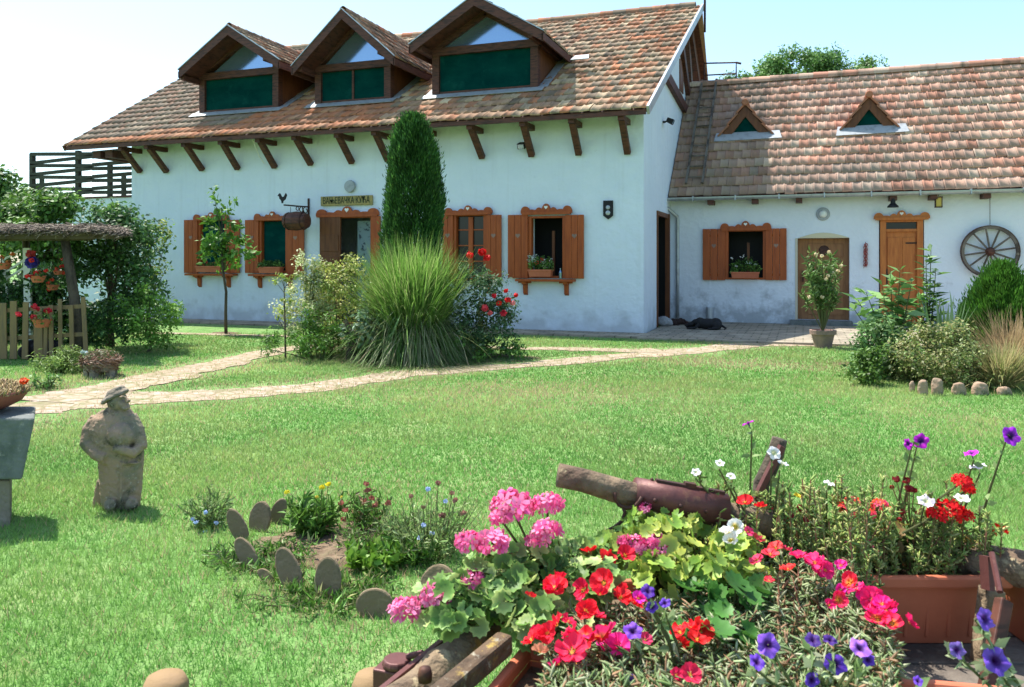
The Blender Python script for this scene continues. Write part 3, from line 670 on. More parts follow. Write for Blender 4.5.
# things on the facade
def onwall(px, py, Y=YF): return FY(px, py, Y)
p = onwall(347, 200); x0, x1, z0, z1 = rect(322, 196, 373.5, 205.5)
sb = thing('sign_board', 'yellow wooden name board above the front door', 'sign', (p[0], YF-.03, p[2]))
mb = MB(); mb.box((x0, YF-.06, z0), (x1, YF-.02, z1)); mb.build('board', M['sign'], sb, bev=.008)
def text(s, size, loc, rotx, m, parent, name='lettering', width=None):
    cu = bpy.data.curves.new(name, 'FONT'); cu.body = s; cu.size = size; cu.extrude = .004; cu.align_x = 'CENTER'; cu.align_y = 'CENTER'
    o = bpy.data.objects.new('tmp', cu); COL.objects.link(o); bpy.context.view_layer.update()
    me = bpy.data.meshes.new_from_object(o.evaluated_get(bpy.context.evaluated_depsgraph_get())); bpy.data.objects.remove(o)
    co = np.empty(len(me.vertices)*3); me.vertices.foreach_get('co', co); co = co.reshape(-1, 3)
    if width: co[:, 0] *= width / (co[:, 0].max() - co[:, 0].min())
    V = np.stack([co[:, 0], -co[:, 2], co[:, 1]], 1) + np.array(loc); fs = [tuple(pl.vertices) for pl in me.polygons]
    return new_mesh(name, V, fs, m, parent)
text('ВАЊЕВАЧКА КУЋА', .21, ((x0+x1)/2, YF-.064, (z0+z1)/2), 0, mat('sign_ink', (.035,.05,.025), .8), sb, width=(x1-x0)*.9)
p = onwall(351, 186.5)
mb = MB(); mb.lathe((p[0], YF-.09, p[2]), [(.04,0),(.13,.005),(.145,.05),(.10,.085)], 20, axis=1); tag(mb.build('wall_plaque', M['flash'], loc=(p[0], YF-.05, p[2])), 'small round grey plate above the yellow name board', 'plaque')
# iron bracket with rooster and hanging barrel shaped sign
p = onwall(309, 207); q = D(283, 204, 17.2)
bs = thing('hanging_sign', 'dark oval barrel sign hanging from a black iron arm with a rooster', 'sign', (p[0], YF, p[2]))
zz = p[2]; tipy = YF - .95; xq = FY(288, 207, tipy)[0] if False else None
mb = MB(); a = np.array((p[0], YF-.03, zz)); 
# the arm runs out from the wall to where it is seen at px 283
b = None
for k in np.linspace(0.2, 1.6, 60):
    t = FY(284, 205, YF-k)
    if abs(t[0]-p[0]) < .12 or b is None: b = t if b is None or abs(t[0]-p[0]) < abs(b[0]-p[0]) else b
b = FY(284, 205, YF-.7)
mb.tube([a, (a+b)/2, b], .018, 6); mb.box((p[0]-.02, YF-.03, zz-.22), (p[0]+.02, YF-.002, zz+.2))
cc = (a+b)/2
for k in range(3):
    q0 = a + (b-a)*(.12+.16*k); R_ = .09 - .015*k
    mb.tube([q0 + np.array((math.cos(t)*R_*(1-t/14), 0, -R_+math.sin(t)*R_*(1-t/14))) for t in np.linspace(1.5, 7.5, 18)], .011, 5)
mb.tube([a+(0,0,-.2), a+(-.06,-.08,-.12), a+(-.02,-.2,-.02)], .012, 5)
mb.build('arm', M['iron'], bs)
mb = MB(); r0 = b + np.array((-.05, 0, .02))      # rooster silhouette, a thin cut-out
ro = [(-.10,.14),(-.06,.17),(-.03,.13),(.0,.08),(.05,.09),(.10,.17),(.13,.12),(.09,.03),(.03,-.01),(.02,-.06),(-.01,-.06),(-.02,0),(-.07,.05),(-.08,.10),(-.12,.11)]
mb.prism_y([(r0[0]+x, r0[2]+.08+z) for x, z in ro], r0[1]-.012, r0[1]+.012); mb.build('rooster', M['black'], bs)
oc = FY(296.5, 221, YF-.55)
mb = MB()
pr = [(0.10,-.30),(.165,-.28),(.20,-.14),(.215,0),(.20,.14),(.165,.28),(.10,.30)]
V = []; nn = 20
for r, t in pr:
    for k in range(nn):
        an = 2*math.pi*k/nn; rr = r*(1 + .03*(k % 2)); V.append((oc[0]+t*1.0, oc[1]+math.cos(an)*rr, oc[2]+math.sin(an)*rr))
mb.add(V, [(i*nn+k, i*nn+(k+1)%nn, (i+1)*nn+(k+1)%nn, (i+1)*nn+k) for i in range(6) for k in range(nn)] + [tuple(range(nn))[::-1], tuple(6*nn+k for k in range(nn))])
brl = mb.build('barrel', M['wood_dark'], bs)
mb = MB()
for t in (-.2, .2):
    mb.tube([(oc[0]+t, oc[1]+math.cos(an)*.195, oc[2]+math.sin(an)*.195) for an in np.linspace(0, 2*math.pi, 20)], .012, 4)
    mb.tube([(oc[0]+t*.8, oc[1], oc[2]+.19), (oc[0]+t*.8, oc[1], oc[2]+.33)], .007, 4)
mb.build('hoop', M['iron'], brl)
x0, x1, z0, z1 = rect(604, 201, 613, 219)
mb = MB(); mb.prism_y([(x0,z1),(x0,z0+.07),((x0+x1)/2,z0),(x1,z0+.07),(x1,z1)], YF-.05, YF-.01)
pq = tag(mb.build('wall_plaque', M['black'], loc=((x0+x1)/2, YF, (z0+z1)/2), bev=.006), 'small dark shield shaped plaque near the house corner', 'plaque')
pq2 = MB(); pq2.lathe(((x0+x1)/2, YF-.066, (z0+z1)/2+.05), [(.03,0),(.045,.012)], 10, axis=1); pq2.lathe(((x0+x1)/2, YF-.066, (z0+z1)/2-.06), [(.02,0),(.05,.012)], 10, axis=1); 
new_mesh('relief', pq2.v, pq2.f, M['metal'], pq)
def floodlight(pw, dirv, label):
    t = thing('floodlight', label, 'lamp', pw, 'floodlights under the roof'); pw = np.array(pw); dv = np.array(dirv, float)
    mb = MB(); mb.tube([pw, pw+dv*.09+(0,0,.02)], .018, 8); mb.lathe(pw+(0,0,-.02), [(.04,0),(.04,.04)], 10); mb.build('mount', M['black'], t)
    mb = MB(); c = pw+dv*.12+np.array((0,0,.03)); mb.bar(c-dv*.05+(0,0,.02), c+dv*.09-(0,0,.05), .14, .10, taper=1.2); hd = mb.build('lamp_head', M['black'], t, bev=.01)
    mb = MB(); mb.bar(c+dv*.092-(0,0,.051), c+dv*.097-(0,0,.053), .13, .09); mb.build('lamp_glass', M['glass'], hd)
floodlight(FY(524, 147, YF-.05), (0,-1,0), 'black floodlight fixed to a bracket on the front wall')
floodlight(FX(664, 122, XR+.03), (1,0,0), 'black floodlight on the white gable wall above the wing roof')
mb = MB(); p = FY(250, 135, YF-.55); mb.tube([p, p+(0.03,.1,-.15), p+(.02,.3,-.45), p+(.06,.45,-.62)], .012, 6); mb.build('cable', M['white'], house)

# pots on the sills
def sill_plant(x0, x1, z, Y, label, cols, ncol=14, foliage=GREEN, h=.22):
    t = thing('window_box', label, 'planter', ((x0+x1)/2, Y-.1, z)); windowbox(x0, x1, z, Y, t, 'box')
    cl = [(x0+(x1-x0)*u, Y-.1+random.uniform(-.04,.04), z+.14+h*random.uniform(.2,.6), .09, .08, h*.5) for u in np.linspace(.1,.9,6)]
    arr_obj('foliage', leafcloud(cl, .055, foliage, 2600), M['leaf'], t)
    if cols:
        A = []
        cl = []; P = np.array([(random.uniform(x0,x1), Y-.14+random.uniform(-.08,.04), z+.14+h*random.uniform(.2,1.1)) for _ in range(ncol)])
        Q = np.repeat(P, 9, axis=0) + rng.normal(0, .018, (ncol*9, 3)); C = np.repeat(pal(cols, ncol, .05), 9, axis=0)
        arr_obj('blossoms', inst(LEAF_V, LEAF_F, Q, rot_from(rng.normal(0,1,(len(Q),3))+(0,-1,.8), rng.random(len(Q))*6), np.full(len(Q), .035), C), M['petal'], t)
RED = (.72,.02,.02); PINK = (.85,.10,.28); WHT = (.85,.85,.82); MAG = (.65,.03,.45); PUR = (.18,.06,.55)
h = holes['w1']; sill_plant(h[0]+.02, h[1]-.05, h[2]+.0, YF, 'terracotta window box on the leftmost window ledge behind the young tree', [RED], 5, h=.12)
h = holes['w2']; sill_plant(h[0]+.05, h[1]-.1, h[2]+.0, YF, 'terracotta window box under the dark green screen near the barrel sign', None, h=.2)
h = holes['w4']; sill_plant(h[0]+.02, h[0]+.52, h[2]+.03, YF, 'flower pot with red and white blooms on the open window ledge', [RED, WHT, WHT], 20, h=.3)
mb = MB(); p = xz(561, 270); mb.lathe((p[0], YF-.05, holes['w4'][2]+.0), [(.03,0),(.033,.12),(.012,.17),(.012,.21)], 12); tag(mb.build('bottle', M['glass'], loc=(p[0],YF-.05,holes['w4'][2])), 'clear glass bottle on the ledge of the open window', 'bottle')

# ================================================================ TERRACE
YT = 16.9
tr = thing('terrace', 'white walled terrace with a dark slatted wooden railing at the left end of the house', 'terrace', (FY(80,200,YT)[0], YT, 0))
tx0, tz = xz(33, 199, YT); tx1 = XL-.003; tz = xz(80, 199, YT)[1]
mb = MB(); mb.box((tx0, YT, 0), (tx1, YT+5, tz)); mb.build('wall', M['plaster'], tr)
mb = MB(); mb.box((tx0-.05, YT-.04, tz+.001), (tx1, YT+5.05, tz+.05)); mb.build('coping', M['wood_dark'], tr)
zt_ = xz(29, 154, YT)[1]
for px, yy in ((30,YT),(76,YT),(108,YT+2.6),(40,YT+4.9),(122,YT+4.9)):
    x = FY(px, 170, yy)[0]; mb = MB(); mb.box((x-.06, yy+.02, tz+.05), (x+.06, yy+.14, zt_+.02)); mb.build('post', M['wood_rail'], tr)
for k in range(8):
    z = tz + .14 + k*(zt_-tz-.1)/7.6; mb = MB(); s = .05*(1 if k % 2 else -1)
    mb.bar((tx0-.1, YT, z+s), ((tx0+tx1)/2, YT, z-s), .03, .10); mb.bar(((tx0+tx1)/2, YT-.03, z-s*.6), (tx1, YT-.03, z+s*.6), .03, .10)
    mb.build('rail', M['wood_rail'], tr)
    if k < 7:
        mb = MB(); mb.bar((FY(76,170,YT+2.6)[0]-.5, YT+4.9, z-.1), (tx1, YT+4.9, z+.02), .03, .07); mb.build('rail', M['wood_rail'], tr)

# ================================================================ WING
YW = 19.4; WXR = 8.6; WEY, WEZ = 19.05, 2.98; WRY, WRZ = 22.5, 6.28
wing = thing('side_wing', 'low white wing with long red tiled roof joined to the farmhouse on the right', 'house', (2.5, YW, 0))
wh = {'w': rect(726.5,229.5,765,279.5,YW), 'a': rect(797.6,238,849.5,319,YW), 'b': rect(879,218,924,322,YW)}
wh['a'] = (*wh['a'][:2], .14, wh['a'][3]); wh['b'] = (*wh['b'][:2], .06, wh['b'][3])
mb = MB(); holed_wall(mb, XR+.003, WXR, 0, WEZ+.25, YW, list(wh.values()), .3)
mb.add([(WXR,YW,0),(WXR,26,0),(WXR,26,3.2),(WXR,WRY,WRZ-.1),(WXR,YW,3.2)], [(0,1,2,3,4)]); mb.add([(XR,26,0),(WXR,26,0),(WXR,26,3.2),(XR,26,3.2)], [(0,1,2,3)])
mb.add([(XR,YW+2.5,0),(WXR,YW+2.5,0),(WXR,YW+2.5,3),(XR,YW+2.5,3)], [(0,1,2,3)])
mb.build('wall', M['wing'], wing)
wsl = math.hypot(WRY-WEY, WRZ-WEZ); WS = np.array((0, WRY-WEY, WRZ-WEZ))/wsl
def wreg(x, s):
    if x < -.9: return (.17,.14,.11,.55)  # gable's cast shadow toned into the tiles at this end
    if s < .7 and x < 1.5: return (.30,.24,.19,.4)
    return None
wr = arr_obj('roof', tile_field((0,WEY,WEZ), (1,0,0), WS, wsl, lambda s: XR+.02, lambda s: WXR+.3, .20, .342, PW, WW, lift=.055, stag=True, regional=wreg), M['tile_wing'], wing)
arr_obj('ridge_tiles', ridge((XR+.02, WRY, WRZ+.02), (WXR+.3, WRY, WRZ+.02), .13, PW), M['tile'], wr, smooth=True)
mb = MB(); mb.slab([(XR+.01,WEY,WEZ-.01),(WXR+.3,WEY,WEZ-.01),(WXR+.3,WRY,WRZ-.01),(XR+.01,WRY,WRZ-.01)], .1)
mb.build('roof_boarding', M['wood_dark'], wing)
mb = MB(); mb.slab([(XR+.01,WRY,WRZ),(WXR+.3,WRY,WRZ),(WXR+.3,26.2,WRZ-3.5),(XR+.01,26.2,WRZ-3.5)], .1, PW[0]); mb.build('rear_roof_slope', M['tile'], wing, col=True)
# half round gutter + downpipe
V = []; Fc = []; ng = 9
for i, x in enumerate((XR-.25, WXR+.35)):
    for k in range(ng):
        a = math.pi*k/(ng-1); V.append((x, WEY-.07+math.cos(a)*.075, WEZ-.02-math.sin(a)*.075 + (.0)))
    for k in range(ng):
        a = math.pi*k/(ng-1); V.append((x, WEY-.07+math.cos(a)*.068, WEZ-.017-math.sin(a)*.066))
m2 = 2*ng
for k in range(ng-1): Fc += [(k,k+1,m2+k+1,m2+k), (ng+k,m2+ng+k,m2+ng+k+1,ng+k+1)]
Fc += [tuple(range(ng))+tuple(range(2*ng-1, ng-1, -1))]
gt = new_mesh('gutter', V, Fc, M['metal'], wing)
for x in np.arange(XR+.6, WXR, .95):
    mb = MB(); mb.box((x-.012, WEY-.155, WEZ-.105), (x+.012, WEY+.02, WEZ+.005)); mb.build('gutter_hook', M['metal'], gt)
mb = MB(); dx = FY(677.5, 260, YW-.07)[0]
mb.tube([(XR-.14, WEY-.07, WEZ-.08), (XR-.10+.05, WEY-.02, WEZ-.22), (dx, YW-.1, WEZ-.45), (dx, YW-.07, WEZ-.6), (dx, YW-.07, 1.2), (dx, YW-.07, .12)], .045, 10)
mb.build('downpipe', M['metal'], wing, smooth=True)
for px in (711, 755, 799, 893, 933, 986):
    x = FY(px, 200, WEY+.1)[0]; mb = MB(); mb.box((x-.07, WEY-.03, WEZ-.19), (x+.07, YW, WEZ-.09)); mb.build('rafter_end', M['wood_dark'], wing)
win('w', [(703,725.5,229,280),(765.5,786.8,228.5,280)], (720.5,221,771.5,229.5), None, (), 'open', M['wood_red'], YW, wh, wing)
h = wh['w']; sill_plant(h[0]+.12, h[0]+.74, h[2]+.03, YW, 'terracotta box with green leaves and small white flowers in the wing window', [WHT], 6, h=.36)
# arched door
h = wh['a']
mb = MB(); mb.box((h[0]+.001, YW+.2, h[2]), (h[1]-.001, YW+.25, h[3]-.002))
for (u0,u1,v0,v1) in ((.1,.46,.06,.3),(.54,.9,.06,.3),(.1,.46,.35,.72),(.54,.9,.35,.72),(.1,.9,.77,.93)):
    W_ = h[1]-h[0]-.14; mb.box((h[0]+.12+W_*u0, YW+.18, h[2]+(h[3]-h[2])*v0), (h[0]+.12+W_*u1, YW+.20, h[2]+(h[3]-h[2])*v1))
da = mb.build('door', mat('door_tan', (.30,.14,.055), .55, noise=[(4,(.20,.085,.035),.4,.7,(4,4,.5))]), wing, bev=.006); da['label'] = 'panelled tan door under a shallow arch'
mb = MB(); mb.lathe(((h[0]+h[1])/2+.02, YW+.155, h[3]-.28), [(.10,0),(.115,.012),(.10,.024)], 18, axis=1); mb.build('knocker', M['iron'], da); mb = MB(); mb.box((h[0]+.10, YW+.14, 1.0), (h[0]+.13, YW+.20, 1.25)); mb.build('handle', M['iron'], da)
mb = MB(); n = 14; pts = [(h[0], h[3]+.001)] + [(h[0]+(h[1]-h[0])*i/n, h[3]+.001+.12*math.sin(math.pi*i/n)) for i in range(1, n)] + [(h[1], h[3]+.001)]
mb.prism_y(pts, YW-.012, YW+.1); mb.build('arch_panel', mat('arch_plaster', (.62,.55,.38), .9, bump=(12,.4,.02)), wing)
mb = MB(); w2 = .05
mb.box((h[0]-.05, YW-.015, .14), (h[0], YW+.1, h[3])); mb.build('door_reveal', mat('door_trim', (.55,.50,.38), .8), wing)
mb = MB(); a, b, _, _ = rect(790, 321, 853, 328, YW-.3); mb.box((a, YW-.34, .03), (b, YW+.0, .14)); mb.box((b+.3, YW-.3, .03), (b+1.9, YW, .10)); mb.build('door_step', M['concrete'], wing, bev=.01)
# door B
h = wh['b']; f = frame(h[0]+.05, h[1]-.05, h[2], h[3], YW, M['wood_or'], wing, .09); f.name = 'door_frame'
x0, x1, z0, z1 = rect(873.5, 210.5, 929.5, 219, YW); crest(x0, x1, z0, z1-z0, YW, M['wood_or'], wing)
mb = MB(); zt2 = h[3]-.30; mb.box((h[0]+.1, YW+.03, h[2]), (h[1]-.1, YW+.07, zt2)); n3 = 2
W_ = h[1]-h[0]-.2
for (u0,u1,v0,v1) in ((.1,.46,.08,.35),(.54,.9,.08,.35),(.1,.46,.42,.94),(.54,.9,.42,.94)): mb.box((h[0]+.1+W_*u0, YW+.012, h[2]+(zt2-h[2])*v0), (h[0]+.1+W_*u1, YW+.03, h[2]+(zt2-h[2])*v1))
db = mb.build('door', M['wood_or'], wing, bev=.006); db['label'] = 'orange panelled door under a scalloped crest'
mb = MB(); mb.box((h[0]+.13, YW-.03, .95), (h[0]+.17, YW+.03, 1.3)); mb.tube([(h[0]+.15, YW-.02, 1.18), (h[0]+.15, YW-.07, 1.18), (h[0]+.26, YW-.07, 1.17)], .012, 6); mb.build('handle', M['black'], db)
for zz in (zt2-.25, h[2]+.5):
    mb = MB(); mb.box((h[1]-.36, YW+.003, zz-.015), (h[1]-.08, YW+.011, zz+.015)); mb.box((h[1]-.11, YW+.0, zz-.09), (h[1]-.085, YW+.012, zz+.09)); mb.build('hinge', M['black'], db)
mb = MB(); mb.box((h[0]+.1, YW+.06, zt2+.06), (h[1]-.1, YW+.07, h[3]-.09)); mb.build('transom_pane', M['glass_dark'], wing)
mb = MB(); mb.box((h[0]+.1, YW-.02, zt2), (h[1]-.1, YW+.08, zt2+.06)); mb.build('transom_bar', M['wood_or'], wing)
# triangular roof vents
def vent(a, l, r, label):
    y0 = WEY+1.55; 
    for _ in range(6):
        A_ = FY(*l, y0); zz = WEZ+(y0-WEY)*WS[2]/WS[1]; y0 += (A_[2]-zz)*.5
    Lp = FY(*l, y0); Rp = FY(*r, y0); A_ = FY(*a, y0); zb = (Lp[2]+Rp[2])/2; za = A_[2]; y0 -= .06; ax = (Lp[0]+Rp[0])/2; hw = (Rp[0]-Lp[0])/2
    yr = lambda z: WEY+(z-WEZ)*WS[1]/WS[2]+.02
    v = MB(); inn = .62
    v.prism_y([(ax-hw*inn, zb+.02),(ax+hw*inn, zb+.02),(ax, zb+(za-zb)*.72)], y0+.06, y0+.08); d = v.build('roof_vent', M['screen'], wing); d['label'] = label
    v = MB()
    for sg in (-1, 1):
        v.prism_y([(ax+sg*hw, zb),(ax+sg*hw*.60, zb),(ax, zb+(za-zb)*.60),(ax, za-.03)], y0-.02, y0+.05) if sg > 0 else v.prism_y([(ax-hw, zb),(ax, za-.03),(ax, zb+(za-zb)*.60),(ax-hw*.60, zb)], y0-.021, y0+.049)
    v.build('frame', M['wood_brn'], d)
    V = MB(); cc = [(.40,.15,.08),(.34,.14,.08)]
    for sg in (-1, 1):
        for i in range(3):
            t0, t1 = i/3, (i+1.12)/3
            P0 = np.array((ax+sg*(hw+.05)*(1-t0), 0, zb-.03+(za+.03-zb)*t0)); P1 = np.array((ax+sg*(hw+.05)*(1-t1), 0, zb-.03+(za+.03-zb)*t1)); 
            lf = np.array((sg*.02,0,.05))
            V.slab([P0+lf+(0,y0-.09,0), P1+(0,y0-.09,.02), P1+(0,yr(P1[2])+.15,.02), P0+lf+(0,yr(P0[2])+.15,0)], .04, cc[i % 2])
    V.lathe((ax, y0-.12, za+.03), [(.07,0),(.085,.02),(.085,.7)], 12, cc[0], axis=1)
    V.build('vent_tiles', M['tile'], d, col=True)
    v = MB(); v.slab([(ax-hw-.14,y0-.20,WEZ+(y0-.20-WEY)*WS[2]/WS[1]+.115),(ax+hw+.26,y0-.18,WEZ+(y0-.18-WEY)*WS[2]/WS[1]+.115),(ax+hw+.2,y0+.02,zb+.10),(ax-hw-.10,y0+.02,zb+.10)], .012); v.build('lead_apron', M['flash'], d)
vent((742.6,104.5), (720.5,137), (771,135), 'left roof vent, half in the shadow of the gable')
vent((870.5,96.5), (842,131), (896,128), 'right roof vent, in full sun')
# snow guard / ladder near gable on wing roof
lad = thing('roof_ladder', 'dark wooden roof ladder lying on the wing tiles beside the gable', 'ladder', (XR+.35, 20.5, 4.4))
off = np.array((0,-WS[2],WS[1]))*.12
def onroof(x, s): return np.array((x, WEY+WS[1]*s, WEZ+WS[2]*s))+off
mb = MB()
for x in (XR+.40, XR+.78): mb.bar(onroof(x,.35), onroof(x,wsl+.12), .05, .05)
mb.build('rail', M['wood_grey'], lad)
for s in np.arange(.6, wsl, .42):
    mb = MB(); mb.bar(onroof(XR+.36,s), onroof(XR+.82,s), .04, .03); mb.build('rung', M['wood_grey'], lad)
mb = MB(); q = onroof(XR+1.05, wsl)
mb.tube([q+(-.6,.1,.05), q+(-.6,.1,.55), q+(.25,.1,.5), q+(.25,.1,0)], .025, 6); mb.tube([q+(-.6,.1,.22), q+(.25,.1,.2)], .02, 6); mb.tube([q+(.25,.1,.5), q+(.38,.1,.46)], .03, 6); tag(mb.build('roof_hook', M['iron'], loc=q), 'dark metal guard rail at the ridge beside the gable', 'rail')
mb = MB(); q = FX(706, 6, XTR); mb.tube([(XTR+.07,RY+.02,RZ-.7), (XTR+.07,RY+.02,RZ+1.4)], .03, 8); tag(mb.build('mast', M['iron'], loc=(XTR,RY,RZ)), 'thin dark mast rising from the end of the main ridge', 'mast')

# wall things on the wing
p = FY(823, 214, YW); t = thing('wall_lamp', 'round white bulkhead lamp above the arched door', 'lamp', p)
mb = MB(); mb.lathe((p[0], YW-.04, p[2]), [(.12,0),(.145,.01),(.15,.04)], 22, axis=1); mb.build('base', M['flash'], t, smooth=False)
mb = MB(); mb.lathe((p[0], YW-.12, p[2]), [(.01,0),(.05,.012),(.08,.04),(.09,.085)], 18, axis=1); mb.build('glass_dome', M['white'], t, smooth=True)
p = FY(893, 200, YW-.35); t = thing('hanging_lamp', 'dark metal lamp under the gutter above the orange door', 'lamp', p)
mb = MB(); mb.tube([p+(0,.35,.12), p+(0,.0,.10), p+(0,0,.02)], .012, 6); mb.build('arm', M['iron'], t); mb = MB(); mb.lathe(p-(0,0,.16), [(.115,0),(.11,.03),(.05,.09),(.045,.19)], 14); mb.build('shade', M['black'], t)
p = FY(938.5, 201, YW-.3); t = thing('hanging_lantern', 'small yellow square lantern hanging under the wing eaves', 'lantern', p)
mb = MB(); mb.tube([p+(0,0,.10), p+(0,0,.20)], .008, 5); mb.tube([p+(0,.3,.2), p+(0,0,.2)], .01, 5); mb.box(p+(-.07,-.07,-.14), p+(.07,.07,-.12)); mb.box(p+(-.075,-.075,.07), p+(.075,.075,.09))
for a in (-.06,.06):
    for b in (-.06,.06): mb.tube([p+(a,b,-.12), p+(a,b,.07)], .008, 4)
mb.build('cage', M['iron'], t); mb = MB(); mb.box(p+(-.05,-.05,-.119), p+(.05,.05,.069)); mb.build('glass', mat('amber', (.5,.36,.06), .3), t)
# wagon wheel
p = FY(990, 251.5, YW-.1); R0 = .545
wl = thing('wagon_wheel', 'old wooden wagon wheel hung on the white wing wall', 'wheel', p)
def ring(mb, c, r0, r1, y0, y1, n=40):
    V = []
    for k in range(n):
        a = 2*math.pi*k/n
        for r, y in ((r0,y0),(r1,y0),(r1,y1),(r0,y1)): V.append((c[0]+math.cos(a)*r, y, c[2]+math.sin(a)*r))
    mb.add(V, [(k*4+j, k*4+(j+1)%4, ((k+1)%n)*4+(j+1)%4, ((k+1)%n)*4+j) for k in range(n) for j in range(4)])
mb = MB(); ring(mb, p, R0-.065, R0-.006, YW-.13, YW-.06); mb.build('rim', M['wood_grey'], wl)
mb = MB(); ring(mb, p, R0-.006, R0+.008, YW-.14, YW-.05); mb.build('tyre', M['iron'], wl)
mb = MB(); mb.lathe((p[0], YW-.24, p[2]), [(.03,0),(.055,.01),(.065,.06),(.09,.10),(.09,.17),(.06,.22)], 16, axis=1); mb.build('hub', M['wood_dark'], wl)
for k in range(12):
    a = 2*math.pi*(k+.3)/12; d_ = np.array((math.cos(a),0,math.sin(a))); c = np.array((p[0],YW-.10,p[2])); mb = MB(); mb.tube([c+d_*.08, c+d_*.25, c+d_*(R0-.05)], [.018,.022,.017], 7); mb.build('spoke', M['wood_grey'], wl)
mb = MB(); mb.tube([(p[0], YW-.10, p[2]+R0), (p[0]+.01, YW-.04, WEZ-.15)], .006, 4); mb.build('wire', M['iron'], wl)
p = FY(865.5, 242, YW-.05); mb = MB(); mb.tube([p, p-(0,0,.55)], .006, 4)
for k in range(34):
    z = p[2]-.03-.5*k/34; a = k*2.4; mb.tube([(p[0],YW-.06,z), (p[0]+math.cos(a)*.03,YW-.06-abs(math.sin(a))*.02,z-.01), (p[0]+math.cos(a)*.05,YW-.065-abs(math.sin(a))*.035,z-.07)], [.010,.013,.003], 5)
tag(mb.build('chili_string', M['soap'], loc=p), 'string of dried red peppers on the wall between the two doors', 'peppers')

# ================================================================ animals by the wall
def remesh(name, mb, vox, m, parent=None, loc=None, disp=0.0, dsc=.1, col=None, sm=6):
    o = new_mesh('tmp', mb.v, mb.f, m)
    r = o.modifiers.new('r', 'REMESH'); r.mode = 'VOXEL'; r.voxel_size = vox
    if sm: s = o.modifiers.new('s', 'SMOOTH'); s.factor = .6; s.iterations = sm
    if disp:
        tx = bpy.data.textures.new('dn', 'CLOUDS'); tx.noise_scale = dsc; d = o.modifiers.new('d', 'DISPLACE'); d.texture = tx; d.strength = disp; d.mid_level = .5; d.texture_coords = 'GLOBAL'
    bpy.context.view_layer.update()
    me = bpy.data.meshes.new_from_object(o.evaluated_get(bpy.context.evaluated_depsgraph_get()))
    co = np.empty(len(me.vertices)*3); me.vertices.foreach_get('co', co); V = co.reshape(-1,3); fs = [tuple(pl.vertices) for pl in me.polygons]
    bpy.data.objects.remove(o)
    return new_mesh(name, V, fs, m, parent, smooth=True, loc=loc)
def ell(mb, c, r, n=14, rz=0.0, ry=0.0):
    V = []; m = 9
    Rm = np.array(Euler((0, ry, rz)).to_matrix())
    for i in range(m+1):
        ph = math.pi*i/m
        for k in range(n):
            a = 2*math.pi*k/n; V.append(Rm @ np.array((r[0]*math.sin(ph)*math.cos(a), r[1]*math.sin(ph)*math.sin(a), r[2]*math.cos(ph))) + np.array(c))
    mb.add(V, [(i*n+k, (i+1)*n+k, (i+1)*n+(k+1)%n, i*n+(k+1)%n) for i in range(m) for k in range(n)])
def lying_dog(c, rz, sc, label, m):
    c = np.array(c); R_ = np.array(Euler((0,0,rz)).to_matrix()); mb = MB()
    W = lambda x, y, z: c + R_ @ (np.array((x, y, z)) * sc)
    ell(mb, W(0,0,.15), (.30*sc,.15*sc,.145*sc), rz=rz); ell(mb, W(-.20,.0,.16), (.16*sc,.15*sc,.15*sc), rz=rz); ell(mb, W(.20,0,.17), (.14*sc,.12*sc,.15*sc), rz=rz)
    mb.tube([W(.24,0,.20), W(.34,-.03,.20), W(.40,-.05,.15)], [.085*sc,.07*sc,.06*sc], 10)            # neck
    ell(mb, W(.43,-.06,.12), (.095*sc,.07*sc,.065*sc), rz=rz); mb.tube([W(.47,-.07,.11), W(.58,-.09,.075)], [.05*sc,.032*sc], 10)   # head and muzzle
    for s in (-1,1):
        mb.tube([W(.24,.10*s,.12), W(.34,.12*s,.05), W(.55,.11*s,.03)], [.05*sc,.035*sc,.026*sc], 8)    # front legs
        ell(mb, W(-.22,.13*s,.11), (.13*sc,.07*sc,.11*sc), rz=rz); mb.tube([W(-.26,.16*s,.06), W(-.08,.20*s,.035), W(.02,.20*s,.03)], [.04*sc,.032*sc,.026*sc], 8)
        mb.tube([W(.40,.0*s-.06+.045*s,.165), W(.38,-.06+.085*s,.11)], [.028*sc,.012*sc], 6)             # ears
    mb.tube([W(-.33,0,.12), W(-.45,.10,.05), W(-.40,.24,.03)], [.035*sc,.028*sc,.015*sc], 8)           # tail
    o = remesh('dog', mb, .012*sc, m, loc=c, sm=3); tag(o, label, 'dog')
    nm = MB(); ell(nm, W(.59,-.093,.083), (.014*sc,)*3); nm.build('nose', M['black'], o)
lying_dog(G(708,329.5,.04)-(0,.0,0), math.radians(-172), .80, 'black dog lying asleep on the paving below the wing window', M['fur'])
lying_dog(G(677,325,.04), math.radians(40), .50, 'small dark brown dog curled beside the downpipe', mat('fur_brown', (.03,.015,.012), .8, bump=(60,.6,.01)))
lying_dog(G(42,358,0), math.radians(10), .9, 'black dog resting in the shade of the picket fence', M['fur'])
p = FY(709.5, 318, YW-.12); mb = MB(); mb.lathe((p[0],p[1],.04), [(.075,0),(.085,.33),(.08,.35),(.07,.33)], 14); tag(mb.build('bucket', M['metal'], loc=(p[0],p[1],.04)), 'small grey metal can against the wall behind the black dog', 'can')
p = G(663, 326, .04); mb = MB(); ell(mb, p+(0,0,.10), (.17,.12,.12)); ell(mb, p+(.12,.05,.07), (.1,.1,.08)); tag(remesh('sack', mb, .015, mat('cloth', (.30,.30,.30), .95), loc=p, disp=.05, dsc=.06), 'crumpled pale sack on the doorstep of the gable door', 'sack')

